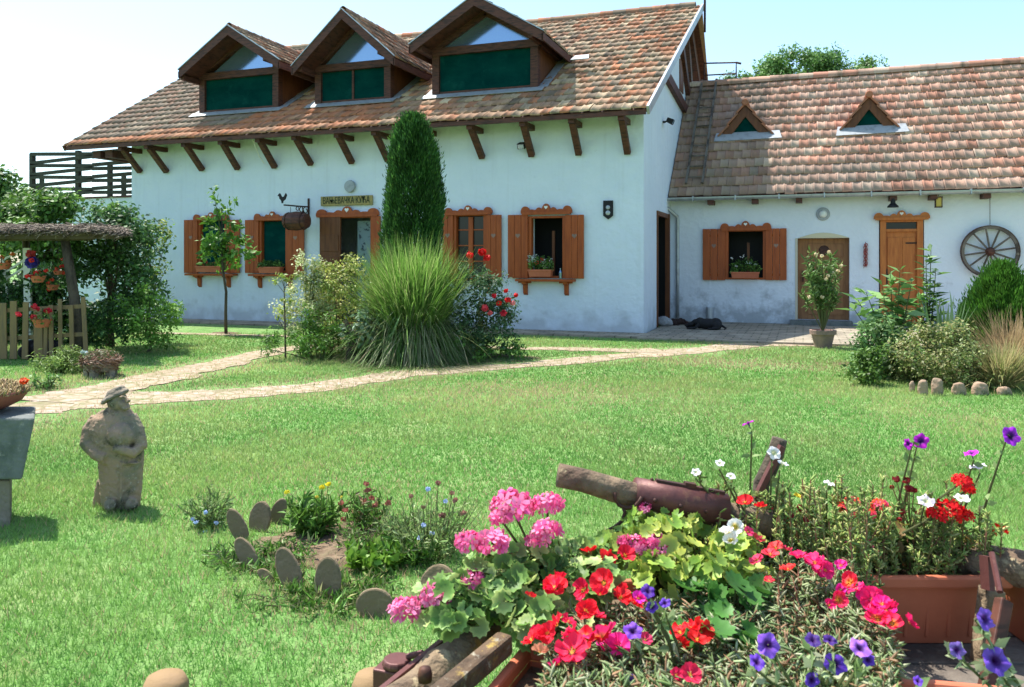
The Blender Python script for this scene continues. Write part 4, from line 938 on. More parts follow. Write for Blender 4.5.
# ================================================================ vegetation
def trunk(base, top, r0, r1, parent, limbs=0, crown=None, m=None, name='trunk', wob=.03):
    mb = MB(); base = np.array(base, float); top = np.array(top, float); pts = [base + (top-base)*t + np.array((random.gauss(0,wob), random.gauss(0,wob), 0))*(t > 0) for t in np.linspace(0, 1, 7)]
    mb.tube(pts, list(np.linspace(r0, r1, 7)), 9)
    if crown:
        for k in range(limbs):
            s = pts[random.randint(3, 6)]; c = crown[random.randrange(len(crown))]; e_ = np.array(c[:3]); mid = (s+e_)/2 + rng.normal(0, .05, 3)*np.linalg.norm(e_-s)
            mb.tube([s, mid, e_], [r1*.7, r1*.45, r1*.15], 6)
    return mb.build(name, m or M['bark'], parent, smooth=True)
# big dark shrub / tree group at the left, behind the shelter
def tree(name, label, cat_, base, clumps, leaf, palette, per, tr=None, group=None, **kw):
    t = thing(name, label, cat_, base, group)
    if tr: trunk(base, tr[0], tr[1], tr[2], t, tr[3], clumps)
    arr_obj('crown', leafcloud(clumps, leaf, palette, per, **kw), M['leaf'], t)
    return t
b = G(105, 337); c0 = D(118, 262, 13.6)
tree('elder_bush', 'tall dark green bush between the thatched shelter and the terrace wall', 'bush', D(110,260,13.8)*[1,1,0], crown_clumps(c0, (1.05,.8,1.1), 44, .33), .085, [(.035,.09,.025),(.05,.12,.03),(.08,.18,.05),(.12,.24,.07)], 480, (D(112,255,13.8), .08, .04, 14), shell=.3)
tree('shade_foliage', 'added dark foliage deepening the shade under the thatched roof behind the pickets', 'shade_foliage', D(15,260,13.0)*[1,1,0], crown_clumps(D(12,300,13.1), (1.0,.35,.75), 34, .24), .08, [(.025,.07,.02),(.04,.10,.025),(.06,.14,.035)], 420, None, shell=.2)  # foliage added to darken the space under the thatch
tree('low_bush', 'low dark bush at the foot of the tall dark bush beside the fence', 'bush', D(106,260,12.8)*[1,1,0], crown_clumps(D(108,322,12.8), (.62,.4,.42), 26, .2), .07, [(.035,.09,.025),(.06,.14,.03),(.10,.22,.05)], 500, None, shell=.2)
tree('vine_shrub', 'yellowish leafy shrub climbing against the house corner', 'shrub', D(150,260,14.6)*[1,1,0], crown_clumps(D(152,255,14.6), (.55,.4,.85), 22, .2), .075, YELG+GREEN, 330, (D(150,240,14.6), .03, .015, 8), shell=.2)
tree('round_bush', 'bright green rounded bush on the lawn edge left of the windows', 'bush', D(148,260,12.9)*[1,1,0], crown_clumps(D(148,314,12.9), (.66,.5,.60), 46, .20), .06, [(.16,.33,.05),(.21,.38,.07),(.12,.25,.035)], 600, (D(147,300,13.4), .03, .02, 6), shell=.3)
tree('leafy_tree', 'light green tree behind the fence seen under the thatched roof', 'tree', D(30,260,18)*[1,1,0], crown_clumps(D(35,250,18), (1.5,.9,1.5), 26, .5), .13, GREEN, 520, (D(30,240,18), .12, .06, 8), shell=.3)
tree('hedge_bush', 'broad dark hedge bush standing behind the picket fence', 'bush', D(20,260,14.8)*[1,1,0], crown_clumps(D(25,310,14.8), (1.9,.5,.85), 30, .4), .10, DARKG, 750, None, shell=.2)
tree('terrace_shrub', 'pale green shoots growing up in front of the terrace wall', 'shrub', D(110,260,15.8)*[1,1,0], crown_clumps(D(108,213,15.8), (.45,.3,.35), 8, .2), .09, [(.13,.24,.04),(.18,.30,.06)], 520, (D(110,220,15.8), .03, .02, 5), shell=.1)
tree('far_tree', 'distant tree beyond the terrace at the left edge of the picture', 'tree', D(5,260,30)*[1,1,0], crown_clumps(D(6,215,30), (1.7,1.3,1.6), 22, .7), .25, GREEN, 200, (D(5,225,30), .2, .1, 6), shell=.3)
tree('young_walnut', 'pale shrub top rising beyond the thatch edge near the far terrace wall', 'shrub', D(28,260,20)*[1,1,0], crown_clumps(D(30,206,20), (.7,.4,.45), 9, .28), .11, [(.13,.24,.04),(.10,.2,.03)], 420, (D(30,215,20), .04, .02, 5), shell=.15)
# tree behind the wing
cl = []
for (px, py, rx, rz, k) in ((800,85,2.3,1.4,18),(765,82,1.5,.8,12),(835,76,1.9,1.1,16),(858,84,1.1,.9,12),(790,68,1.4,.7,12),(745,86,1.2,.8,10),(825,64,1.2,.6,10)): cl += crown_clumps(D(px,py,36), (rx,1.6,rz), k, .65)
tree('acacia_tree', 'feathery green tree showing above the ridge of the wing roof', 'tree', D(805,260,36)*[1,1,0], cl, .16, [(.13,.26,.07),(.18,.32,.09),(.09,.19,.05)], 190, (D(805,120,36), .3, .15, 18), shell=.15)

# columnar thuja
def cone_cloud(base, h, r, n, leaf, palette, prof, up=1.1, tv=LONG_V, z0=.0):
    u = rng.random(n) ** .8; a = rng.random(n) * 6.283; rr = prof(u) * r * (1 + .10*np.sin(a*3+u*9) + .08*np.sin(a*7-u*23)) * rng.uniform(.72, 1.05, n)
    P = np.array(base) + np.stack([np.cos(a)*rr, np.sin(a)*rr, z0 + u*(h-z0)], 1)
    Nn = np.stack([np.cos(a+1.57)*.9+rng.normal(0,.6,n), np.sin(a+1.57)*.9+rng.normal(0,.6,n), rng.normal(0,.35,n)], 1)
    Rm = rot_from(Nn, np.zeros(n))
    # make local y point up and outward
    Y = np.stack([np.cos(a)*.5, np.sin(a)*.5, np.full(n, up)], 1) + rng.normal(0, .25, (n,3)); Y /= np.linalg.norm(Y, axis=1, keepdims=True)
    Z = Nn - Y*np.sum(Nn*Y, 1, keepdims=True); Z /= np.linalg.norm(Z, axis=1, keepdims=True); X = np.cross(Y, Z)
    Rm = np.stack([X, Y, Z], 2)
    P += (rng.random((n,1)) < .06)*np.stack([np.cos(a), np.sin(a), .6+0*a], 1)*rng.uniform(.02,.09,(n,1))
    pt = 1 + .30*np.sin(a*5+u*17)*np.sin(u*40+a*3)
    return inst(tv, LEAF_F, P, Rm, leaf*rng.uniform(.6,1.3,n), pal(palette, n, .2)*pt[:,None])
tb = D(413, 260, 13.3)*[1,1,0]; th_ = 1.5+(260-116)/800*13.3
t = thing('columnar_thuja', 'tall narrow dark green thuja column in front of the white facade', 'tree', tb)
prof = lambda u: np.sqrt(np.clip(1-np.clip((u-.45)/.55,0,1)**2.3, 0, 1))*(.84+.16*np.clip(u/.5,0,1))*.98+.02
arr_obj('crown', cone_cloud(tb, th_, .455, 70000, .075, [(.035,.11,.022),(.05,.15,.028),(.08,.20,.035),(.022,.075,.016)], prof), M['leaf'], t)
trunk(tb, tb+(0,0,th_*.9), .06, .02, t)
# inner dark twig mass so no light leaks
tb2 = D(1001, 260, 10.6)*[1,1,0]
t = thing('globe_thuja', 'bright green rounded conifer beside the wagon wheel at the right edge', 'tree', tb2)
prof2 = lambda u: np.clip(1-np.abs((u-.22)/.79)**1.7, 0, 1)**.75*.98+.01
hh = 1.5-(268-260)/800*10.6
arr_obj('crown', cone_cloud(tb2, hh+.05, .50, 42000, .062, [(.07,.19,.02),(.10,.25,.028),(.05,.13,.016)], prof2, up=1.6), M['leaf'], t); trunk(tb2, tb2+(0,0,hh*.8), .05, .02, t)

# ornamental grass: arching blades
def arching(base, n, L, spread, wd, cols, droop=1.0, seg=8, r0=.15, out=.22, sag=.55):
    a = rng.random(n)*6.283; th = np.abs(rng.normal(0, 1, n))*spread; Ln = L*rng.uniform(.55, 1.1, n)
    b0 = np.array(base)+np.stack([np.cos(a)*rng.random(n)*r0, np.sin(a)*rng.random(n)*r0, 0*a], 1)
    d = np.stack([np.cos(a)*np.sin(th), np.sin(a)*np.sin(th), np.cos(th)], 1); side = np.stack([-np.sin(a), np.cos(a), 0*a], 1)
    dr = droop*rng.uniform(.4, 1.6, n); V = []; wob = rng.normal(0, .045*L, (n,2))
    for s in range(seg+1):
        t = s/seg; p = b0 + d*(Ln*t)[:,None]; p[:,2] -= dr*Ln*t**2.6*sag*(.25+th)*.8; p[:, :2] += wob*math.sin(t*2.4)
        p[:, :2] += np.stack([np.cos(a), np.sin(a)], 1)*(dr*Ln*out*t**2)[:,None]; p[:,2] = np.maximum(p[:,2], .02)
        ww = wd*(1-t**3)*.5+.0004; V += [p-side*ww, p+side*ww]
    V = np.stack(V, 1); k = 2*(seg+1)
    F1 = np.array([(2*i, 2*i+1, 2*i+3, 2*i+2) for i in range(seg)])
    Fx = (F1[None]+(np.arange(n)*k)[:,None,None]).reshape(-1,4); C = pal(cols, n, .2)
    return V.reshape(-1,3), Fx, np.repeat(C, k, axis=0)
gb = D(412, 260, 12.3)*[1,1,0]
t = thing('ornamental_grass', 'large fountain of green arching grass blades under the columnar thuja', 'grass', gb)
arr_obj('blades', cat(arching(gb, 7000, 1.95, .27, .010, [(.15,.30,.05),(.22,.38,.08),(.11,.22,.035),(.30,.36,.13)], 1.0, r0=.26, out=.16),
    arching(gb, 4200, 1.95, .42, .010, [(.10,.20,.04),(.15,.28,.06),(.24,.27,.12),(.07,.13,.03)], 2.6, r0=.26, out=.11, sag=1.15),
    arching(gb-FF*.25+RR*.15, 1300, 1.7, .40, .010, [(.30,.33,.18),(.20,.25,.10),(.40,.38,.24)], 2.8, r0=.2, out=.10, sag=1.25),
    arching(gb, 900, 1.0, .5, .012, [(.34,.28,.15),(.22,.20,.09)], 1.5, r0=.4)), M['blade'], t)

# variegated shrubs
def shrub(name, label, px, py0, py1, d, wpx, palette, leaf, per, nst=9, cr=.14, ncl=26, tv=LEAF_V, cat_='shrub', zb=0.0, shell=.1, group=None, dry=.5):
    sc = d/800; zt = H-(py0-260)*sc; zb = max(0.02, H-(py1-260)*sc); base = D(px, 260, d)*[1,1,0]; t = thing(name, label, cat_, base, group)
    cl = []; mb = MB()
    for i in range(ncl):
        u = rng.random(); r = (px_r := wpx*sc/2*(.35+.75*math.sin(math.pi*min(1,.15+u*.8))))*math.sqrt(rng.random()); a = rng.random()*6.283
        p = base + RR*r*math.cos(a) + FF*r*.7*math.sin(a) + np.array((0,0,zb+(zt-zb)*u*(1-.25*(r/(wpx*sc/2+.01)))))
        s = cr*rng.uniform(.6, 1.3); cl.append((*p, s, s, s*1.1))
        if i % max(1, ncl//nst) == 0: mb.tube([base+RR*r*.2*math.cos(a), base*.5+p*.5-np.array((0,0,p[2]*.5))*0, p], [.012,.009,.004], 5)
    mb.build('stems', M['stem'], t); arr_obj('foliage', leafcloud(cl, leaf, palette, per, tv=tv, shell=shell, up=.6), M['leaf'], t)
    return t
shrub('variegated_shrub', 'cream and yellow leaved shrub in front of the front door', 340, 250, 350, 12.6, 84, [(.42,.46,.10),(.30,.36,.08),(.56,.54,.20),(.20,.28,.06)], .052, 900, ncl=95, cr=.15)
shrub('variegated_shrub', 'pale whitish feathery shrub left of the yellow leaved one', 306, 250, 335, 12.5, 55, [(.50,.54,.26),(.6,.6,.36),(.28,.38,.13)], .045, 900, ncl=70, cr=.13)
shrub('leafy_bush', 'low fresh green bush below the pale shrubs beside the path', 318, 305, 358, 12.0, 100, [(.10,.24,.03),(.13,.28,.04),(.07,.16,.02)], .07, 900, ncl=30, cr=.16, tv=LONG_V)
shrub('leafy_bush', 'silvery blue green leafy plant by the wooden stump', 366, 305, 345, 11.9, 45, [(.22,.33,.20),(.12,.22,.10),(.30,.40,.28)], .10, 420, ncl=16, cr=.12)
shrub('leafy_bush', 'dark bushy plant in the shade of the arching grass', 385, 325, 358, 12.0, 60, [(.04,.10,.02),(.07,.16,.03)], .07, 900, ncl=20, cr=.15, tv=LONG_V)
shrub('leafy_bush', 'low green plants at the foot of the rose bush', 470, 338, 358, 12.1, 110, [(.08,.19,.03),(.12,.26,.04)], .06, 900, ncl=30, cr=.12)
p = D(345, 260, 11.85)*[1,1,0]; zt = H-(335-260)*11.85/800; mb = MB(); mb.tube([p+RR*.1, p+RR*.1+(0,0,.2), p+RR*.12+(0,0,.46)], [.09,.08,.07], 10, jit=.1); mb.tube([p+RR*.1+(0,0,.4), p+(0,0,.62)], [.04,.03], 8); tag(mb.build('tree_stump', M['bark'], loc=p), 'short pale wooden stump between the leafy plants beside the path', 'stump')
# yucca like blades
yb_ = D(383, 260, 11.9)*[1,1,0]; tag(arr_obj('strap_leaf_plant', arching(yb_, 60, .95, .32, .05, [(.16,.28,.14),(.10,.20,.08)], 1.0, r0=.08), M['blade'], loc=yb_), 'broad upright strap leaves left of the arching grass', 'plant')
# rose bush
rb = shrub('rose_bush', 'rose bush with red blooms beside the arching grass', 478, 262, 350, 12.3, 78, [(.05,.12,.045),(.09,.18,.07),(.19,.27,.15),(.04,.09,.035)], .055, 700, ncl=95, cr=.15, nst=12)
def blossom(center, r, colr, parent, name='flower', n=26, flat=.8, nrm=(0,-.6,.8)):
    d = rng.normal(0, 1, (n,3)); d /= np.linalg.norm(d, axis=1, keepdims=True); d[:,2] *= flat
    P = np.array(center)+d*r*.45; Rm = rot_from(d+rng.normal(0,.3,(n,3)), rng.random(n)*6.283)
    A = inst(LEAF_V*[1.7,1,1], LEAF_F, P-Rm[:,:,1]*r*.3, Rm, np.full(n, r*.75), pal([colr], n, .12)); return arr_obj(name, A, M['petal'], parent)
for (px, py, r, c) in ((470,255,.09,RED),(482,252,.11,RED),(487,258,.09,RED),(508,300,.08,RED),(494,296,.07,(.75,.03,.06)),(499,303,.07,RED),(503,313,.09,(.7,.04,.08)),(485,308,.09,(.8,.08,.12)),(516,295,.06,RED),(513,303,.07,(.85,.3,.3)),(490,313,.07,(.8,.15,.15)),(506,291,.06,RED)):
    blossom(D(px, py, 12.05), r, c, rb)
arr_obj('foliage', leafcloud([(*D(498,302,12.2),.28,.2,.2)], .05, [(.05,.11,.04),(.08,.15,.06)], 900, shell=.1), M['leaf'], rb)

# sapling by windows
sb_ = D(226, 260, 16.2)*[1,1,0]; t = thing('sapling', 'slender young tree with round leaves in front of the two left windows', 'tree', sb_)
top = D(221, 208, 16.2); trunk(sb_, top, .035, .012, t, wob=.015)
cl = []
for px, py, r in ((213,190,.10),(216,200,.12),(218,212,.16),(210,222,.2),(215,235,.25),(208,248,.25),(222,250,.26),(230,255,.2),(232,225,.2),(240,240,.24),(246,252,.2),(252,256,.18),(220,262,.2),(236,262,.14),(228,210,.16),(233,200,.1),(204,255,.18),(224,240,.25)):
    cl.append((*D(px, py, 16.2+random.uniform(-.2,.2)), r, r, r))
arr_obj('crown', leafcloud(cl, .13, [(.12,.27,.03),(.16,.34,.05),(.08,.18,.025)], 260, shell=.1, up=.3), M['leaf'], t)
mb = MB()
for c in cl[::2]: mb.tube([D(225,270,16.2), (D(224,250,16.2)+np.array(c[:3]))/2, c[:3]], [.012,.008,.004], 5)
mb.build('branches', M['stem'], t)
sb_ = D(285.5, 260, 12.1)*[1,1,0]; t = thing('sapling', 'thin small sapling with sparse yellow leaves at the edge of the bed', 'tree', sb_)
mb = MB(); mb.tube([sb_, D(285,320,12.1), D(284,282,12.1)], [.016,.012,.006], 6); 
cl = []
for px, py in ((280,276),(288,279),(275,281),(283,300),(290,302),(278,318),(289,320),(295,276),(282,310)):
    mb.tube([D(284.5,py+12,12.1), D(px,py,12.1)], [.005,.003], 4); cl.append((*D(px,py,12.1),.09,.09,.05))
mb.build('trunk', M['bark'], t); arr_obj('crown', leafcloud(cl, .06, [(.35,.40,.08),(.22,.32,.06)], 900, shell=.1), M['leaf'], t)

# potted oleander
pb = G(823, 347.5); sc = np.linalg.norm(pb*[1,1,0])
dpo = 1200/87.5; t = thing('flower_pot', 'clay flower pot standing on the paving before the arched door', 'pot', pb)
mb = MB(); mb.lathe(pb+(0,0,.0), [(.135,0),(.185,.22),(.19,.225),(.215,.23),(.22,.30),(.19,.305),(.18,.27)], 24); mb.build('pot', M['clay'], t)
t = thing('oleander', 'oleander with narrow leaves and pale flowers in the clay pot', 'plant', pb+(0,0,.27))
mb = MB(); P = []; Y_ = []
for k in range(26):
    a = random.uniform(0, 6.283); e_ = pb+np.array((0,0,.27))+RR*math.cos(a)*random.uniform(.05,.50)+FF*math.sin(a)*random.uniform(.05,.3)+np.array((0,0,random.uniform(.6,1.38)))
    m_ = pb*.5+e_*.5+np.array((0,0,.15)); mb.tube([pb+(0,0,.27), m_, e_], [.010,.008,.004], 5)
    for j in range(46):
        u = random.uniform(.35, 1); q = m_*(1-u)*(1) + e_*u if u > .5 else m_; q = m_+(e_-m_)*((u-.35)/.65); P.append(q)
mb.build('stems', M['stem'], t); P = np.array(P); n = len(P)
Yd = rng.normal(0,1,(n,3))+(0,0,.7); Zn = rng.normal(0,1,(n,3)); Yd /= np.linalg.norm(Yd,axis=1,keepdims=True); Zn -= Yd*np.sum(Zn*Yd,1,keepdims=True); Zn /= np.linalg.norm(Zn,axis=1,keepdims=True)
arr_obj('foliage', inst(LONG_V, LEAF_F, P, np.stack([np.cross(Yd,Zn),Yd,Zn],2), rng.uniform(.09,.16,n), pal([(.09,.18,.04),(.14,.24,.06),(.22,.30,.10)], n, .2)), M['leaf'], t)
for px, py in ((829,252),(816,254),(822,256),(833,273),(828,276),(838,271),(826,279),(809,297),(822,297),(841,266)): blossom(D(px,py,13.5), .055, (.75,.62,.40), t, n=14)

# right bed: fig, tall plant, ground cover, dried grass
def stalk_plant(name, label, px, d, stalks, leaf, palette, tv=LEAF_V, per=1.0, cat_='shrub'):
    base = D(px, 260, d)*[1,1,0]; t = thing(name, label, cat_, base); mb = MB(); P = []; Yd = []
    for (sx, sy) in stalks:
        e_ = D(sx, sy, d+random.uniform(-.3,.3)); m_ = base*.45+e_*.55+np.array((0,0,-.0)); mb.tube([base, m_, e_], [.012,.010,.004], 5); k = int(26*per)
        for j in range(k):
            u = random.uniform(.15, 1.0); q = base+(m_-base)*u*2 if u < .5 else m_+(e_-m_)*(u-.5)*2; a = random.uniform(0, 6.283); P.append(q); Yd.append((math.cos(a), math.sin(a), random.uniform(-.1,.7)))
    mb.build('stems', M['stem'], t); P = np.array(P); Yd = np.array(Yd); n = len(P); Zn = rng.normal(0,.4,(n,3))+(0,0,1)
    Yd /= np.linalg.norm(Yd,axis=1,keepdims=True); Zn -= Yd*np.sum(Zn*Yd,1,keepdims=True); Zn /= np.linalg.norm(Zn,axis=1,keepdims=True)
    arr_obj('foliage', inst(tv, LEAF_F, P, np.stack([np.cross(Yd,Zn),Yd,Zn],2), leaf*rng.uniform(.6,1.2,n), pal(palette, n, .2)), M['leaf'], t); return t
FIG = [(.17,.31,.09),(.24,.38,.14),(.10,.22,.05)]
stalk_plant('fig_shrub', 'fig shrub with big pale green leaves before the orange door', 895, 11.0, [(858,300),(872,312),(890,270),(900,268),(882,285),(912,280),(866,292),(905,300),(852,306),(896,290),(915,310),(885,315)], .24, FIG, LEAF_V*[.8,1,1])
stalk_plant('tall_plant', 'tall slender plant with long leaves right of the fig shrub', 928, 11.2, [(931,250),(926,258),(936,268),(928,285),(940,300),(918,290)], .20, [(.10,.22,.05),(.17,.31,.08),(.06,.14,.03)], LONG_V*[1.3,1,1], 1.5)
yb_ = D(944, 260, 10.6)*[1,1,0]; tag(arr_obj('strap_leaf_plant', arching(yb_, 50, 1.05, .25, .05, [(.15,.24,.12),(.09,.17,.06)], .3, r0=.08), M['blade'], loc=yb_), 'stiff pointed strap leaves between the tall plant and the round conifer', 'plant')
shrub('bed_shrub', 'grey green leafy shrub at the left end of the right bed', 885, 325, 372, 10.2, 75, [(.12,.22,.07),(.16,.28,.09),(.08,.16,.04)], .06, 900, ncl=40, cr=.17)
shrub('bed_shrub', 'yellow green straggly shrub in the middle of the right bed', 940, 325, 378, 9.7, 100, [(.26,.29,.09),(.16,.24,.06),(.32,.30,.13)], .045, 1000, ncl=56, cr=.17)
shrub('bed_shrub', 'fine pale shrub behind the edging stones', 965, 345, 385, 9.3, 70, [(.20,.28,.08),(.28,.31,.12)], .04, 900, ncl=30, cr=.13)
shrub('bed_shrub', 'dark green tuft at the left front of the right bed', 868, 352, 382, 9.6, 45, [(.10,.19,.03),(.07,.14,.02)], .05, 1000, ncl=18, cr=.12)
gb2 = D(1000, 260, 9.3)*[1,1,0]; tag(arr_obj('dry_grass_clump', arching(gb2, 1400, .62, .45, .007, [(.42,.34,.17),(.34,.32,.14),(.25,.28,.09)], .8, r0=.15), M['blade'], loc=gb2), 'dry straw coloured grass clump below the round conifer', 'grass')
gb2 = D(1012, 260, 9.9)*[1,1,0]; tag(arr_obj('dry_grass_clump', arching(gb2, 900, .95, .35, .008, [(.46,.33,.18),(.36,.26,.14)], .7, r0=.2), M['blade'], loc=gb2), 'taller reddish dry grass at the right edge behind the straw clump', 'grass')
for i, (px, py, wd, hh, lb) in enumerate(((923,383,.11,.20,'narrow upright edging stone, leftmost of the row'), (937,386,.13,.22,'tallest flat-topped pink edging stone'), (959,388,.15,.17,'rounded pale edging stone, middle of the row'), (980,393,.18,.17,'broad rough edging stone, second from the right'), (1004,395,.16,.13,'low rounded edging stone at the right end'), (912,380,.06,.16,'small dark edging stone hidden by leaves at the left'))):
    d = 8.9 if i != 5 else 9.1; p = D(px, 260, d)*[1,1,0]; mb = MB(); mb.lathe(p-(0,0,.04), [(wd*.42,0),(wd*.5,.05),(wd*.48,hh*.7),(wd*.38,hh*.97),(wd*.2,hh*1.05)], 12, sq=(1,.7))
    tag(remesh('edging_stone', mb, .012, M['pink_stone'], loc=p, disp=.03, dsc=.07, sm=4), lb, 'stone', 'edging stones of the right bed')

# ================================================================ left: shelter, fence, baskets
ds = 12.3
sh = thing('thatched_shelter', 'garden shelter with thatched roof on rough log posts at the left edge', 'shelter', D(40,260,ds)*[1,1,0])
FD = D(128,260,10)*[1,1,0]; FD /= np.linalg.norm(FD)
def thatch(px0, px1, d0, d1, z0, z1):
    # flat mat of straw: bundles along the camera-facing edge
    parts = []; n = 9000
    a = D(px0,260,d0)*[1,1,0]; b = D(px1,260,d0)*[1,1,0]; u = rng.random(n); v = rng.random(n)**1.6
    back = FD*(d1-d0)
    P = a+(b-a)*u[:,None]+back*v[:,None]; P[:,2] = z0+(z1-z0)*np.sin(v*2.4)+rng.normal(0,.022,n) - .05*np.clip(u-.85,0,1)/.15
    Yd = -FF[None]+rng.normal(0,.35,(n,3))*[1,1,.5]+(b-a)/np.linalg.norm(b-a)*rng.normal(.25,.6,(n,1)); Yd[:,2] -= .18; Yd /= np.linalg.norm(Yd,axis=1,keepdims=True)
    Zn = rng.normal(0,.3,(n,3))+(0,0,1); Zn -= Yd*np.sum(Zn*Yd,1,keepdims=True); Zn /= np.linalg.norm(Zn,axis=1,keepdims=True)
    return inst(NEED_V*[.5,1,.5], NEED_F, P, np.stack([np.cross(Yd,Zn),Yd,Zn],2), rng.uniform(.10,.22,n), pal([(.25,.20,.16),(.16,.13,.10),(.34,.28,.21),(.10,.08,.06)], n, .2))
zr = H+(260-236)*ds/800; 
arr_obj('thatch', thatch(-60, 128, ds-.3, ds+1.6, zr+.07, zr+.17), M['thatch'], sh)
a = D(-60,260,ds-.25)*[1,1,0]; b = D(122,260,ds-.2)*[1,1,0]; mb = MB()
mb.slab([a+(0,0,zr+.07), b+(0,0,zr+.07), b+FD*1.7+(0,0,zr+.2), a+FD*1.7+(0,0,zr+.2)], .12, (.10,.08,.06)); mb.build('thatch_base', M['thatch'], sh, col=True)
mb = MB(); mb.tube([D(-60,239,ds-.05), D(20,237,ds-.05), D(92,236.5,ds-.05)], .06, 10, jit=.08); mb.tube([D(-60,234,ds+1.3), D(60,233,ds+1.3)], .05, 8, jit=.08); mb.build('beam', M['bark'], sh)
mb = MB()
for px in (8, 36, 64, 92): mb.tube([D(px,236,ds-.28), D(px,231,ds+1.5)], .04, 8)
mb.build('rafter', M['bark'], sh)
for (p0, p1, r) in (((65,240),(80,357),.075), ((-30,240),(-34,357),.07)):
    mb = MB(); A_ = D(*p0, ds); B_ = D(p1[0], 260, ds)*[1,1,0]; mb.tube([B_, B_*.5+A_*.5+RR*.03, A_], [r*1.15, r, r*.85], 10, jit=.06); mb.build('post', M['bark'], sh, smooth=True)
mb = MB(); mb.tube([D(26,240,ds+1.3), D(29,262,ds+1.3)*[1,1,0]], .06, 8); mb.build('post', M['bark'], sh)
# picket fence
fc = thing('picket_fence', 'weathered yellow picket fence in front of the thatched shelter', 'fence', D(40,260,ds-.35)*[1,1,0]); df = ds-.35
for z0, z1 in (((0,313),(86,306)), ((0,341),(86,334))):
    mb = MB(); mb.bar(D(z0[0]-40,z0[1],df+.04), D(z1[0],z1[1],df+.04), .03, .06); mb.build('rail', M['wood_fence'], fc)
for i, (px, top, wpx, ln) in enumerate(((-28,305,8,0),(-12,304,8,0),(3,303,7,.5),(13.5,301,7,0),(26,302,6,-.8),(38,308,9,.5),(51,305,4.5,.3),(60,299,4,.5),(71,305,4.5,1),(83,297,4.5,2.5),(46,318,4,-.5))):
    mb = MB(); A_ = D(px, 262, df)*[1,1,0]+RR*ln*.02; T_ = D(px, top, df); mb.bar(A_+(0,0,.02), T_, wpx*df/800, .025, up=-FF, taper=.95); mb.build('picket', M['wood_fence'], fc, bev=.006)
# hanging baskets with flowers
for px, py, d, c, lb, s in ((38,275,ds-.2,(.75,.04,.03),'red flowered hanging basket above the fence near the log post',.14), (58,270,ds+.1,(.7,.03,.03),'small hanging red flowers next to the log post',.09), (42,318,ds-.55,(.6,.03,.05),'red geranium hanging on the pickets',.17), (53,284,ds+.4,(.75,.08,.04),'orange red flower basket behind the shelter post',.12), (4,262,ds,(.8,.25,.06),'orange flowered basket at the left picture edge',.14)):
    p = D(px, py, d); t = thing('hanging_basket', lb, 'flower basket', p, 'flower baskets at the shelter'); mb = MB()
    mb.lathe(p-(0,0,s*.8), [(s*.5,0),(s*.8,s*.7),(s*.85,s*.72)], 14); mb.build('basket', M['terra'], t)
    if py < 300: mb = MB(); mb.tube([p, (p[0],p[1],zr)], .004, 4); mb.build('cord', M['iron'], t)
    arr_obj('foliage', leafcloud([(*p,s*1.1,s*1.1,s*.8)], .05, GREEN, 900), M['leaf'], t)
    for k in range(6): blossom(p+rng.normal(0,1,3)*s*.6+(0,0,s*.5), s*.45, c, t, n=12)
p = D(32, 262, ds-.1); t = thing('bunting_ball', 'blue and red bunch hanging under the thatched roof', 'decoration', p); blossom(p, .16, (.06,.05,.30), t, 'blue_bunch', 60); blossom(p+(-.03,0,.12), .12, (.6,.08,.06), t, 'red_bunch', 30)
p = D(15, 270, ds+.8); t = thing('white_frame', 'white slatted frame leaning under the thatched roof', 'frame', D(15,260,ds+.8)*[1,1,0])
for k, (a, b) in enumerate((((3,260),(20,250)),((3,274),(24,260)),((6,279),(27,266)),((24,248),(30,290)),((3,258),(8,300)))):
    mb = MB(); mb.bar(D(*a,ds+.8), D(*b,ds+.8), .03, .022, up=FF); mb.build('slat', M['white'], t)
mb = MB(); q0 = D(27,248,ds+.7); mb.bar(q0, D(29,262,ds+.7)*[1,1,0]+(0,0,.05), .11, .05, up=-FF); mb.build('panel', M['white'], t)
# twig bowl on roots
dp = 10.3; p = D(101, 260, dp)*[1,1,0]; t = thing('twig_planter', 'round planter woven of brown twigs on stone feet beside the path', 'planter', p)
n = 900; a = rng.random(n)*6.283; zz = rng.random(n); rr = .17+.06*zz; P = p+np.stack([np.cos(a)*rr, np.sin(a)*rr, .10+.13*zz], 1)
Yd = np.stack([-np.sin(a), np.cos(a), rng.normal(0,.3,n)], 1)+rng.normal(0,.25,(n,3)); Yd /= np.linalg.norm(Yd,axis=1,keepdims=True); Zn = rng.normal(0,1,(n,3)); Zn -= Yd*np.sum(Zn*Yd,1,keepdims=True); Zn /= np.linalg.norm(Zn,axis=1,keepdims=True)
arr_obj('woven_twigs', inst(NEED_V*[.7,1,.7], NEED_F, P, np.stack([np.cross(Yd,Zn),Yd,Zn],2), rng.uniform(.05,.13,n), pal([(.22,.12,.08),(.30,.18,.13),(.14,.08,.05),(.36,.26,.2)], n, .2)), M['thatch'], t)
mb = MB()
for k in range(5): a = k*1.25; mb.box(p+(math.cos(a)*.15-.04,math.sin(a)*.15-.04,0), p+(math.cos(a)*.15+.04,math.sin(a)*.15+.04,.11))
mb.lathe(p+(0,0,.08), [(.18,0),(.22,.1)], 14); mb.build('foot', M['stone'], t)
arr_obj('foliage', leafcloud([(*(p+(0,0,.28)),.24,.22,.07)], .035, [(.30,.16,.12),(.24,.22,.10),(.13,.2,.06)], 6000), M['leaf'], t); blossom(D(86,353,dp), .05, (.6,.7,.65), t, n=18)
blossom(D(83,352,dp), .05, (.55,.65,.6), t, n=18)
shrub('low_shrub', 'low yellow green feathery shrub left of the twig planter', 60, 352, 378, 10.6, 60, [(.22,.31,.08),(.16,.25,.05)], .06, 1400, ncl=26, cr=.13, tv=LONG_V)
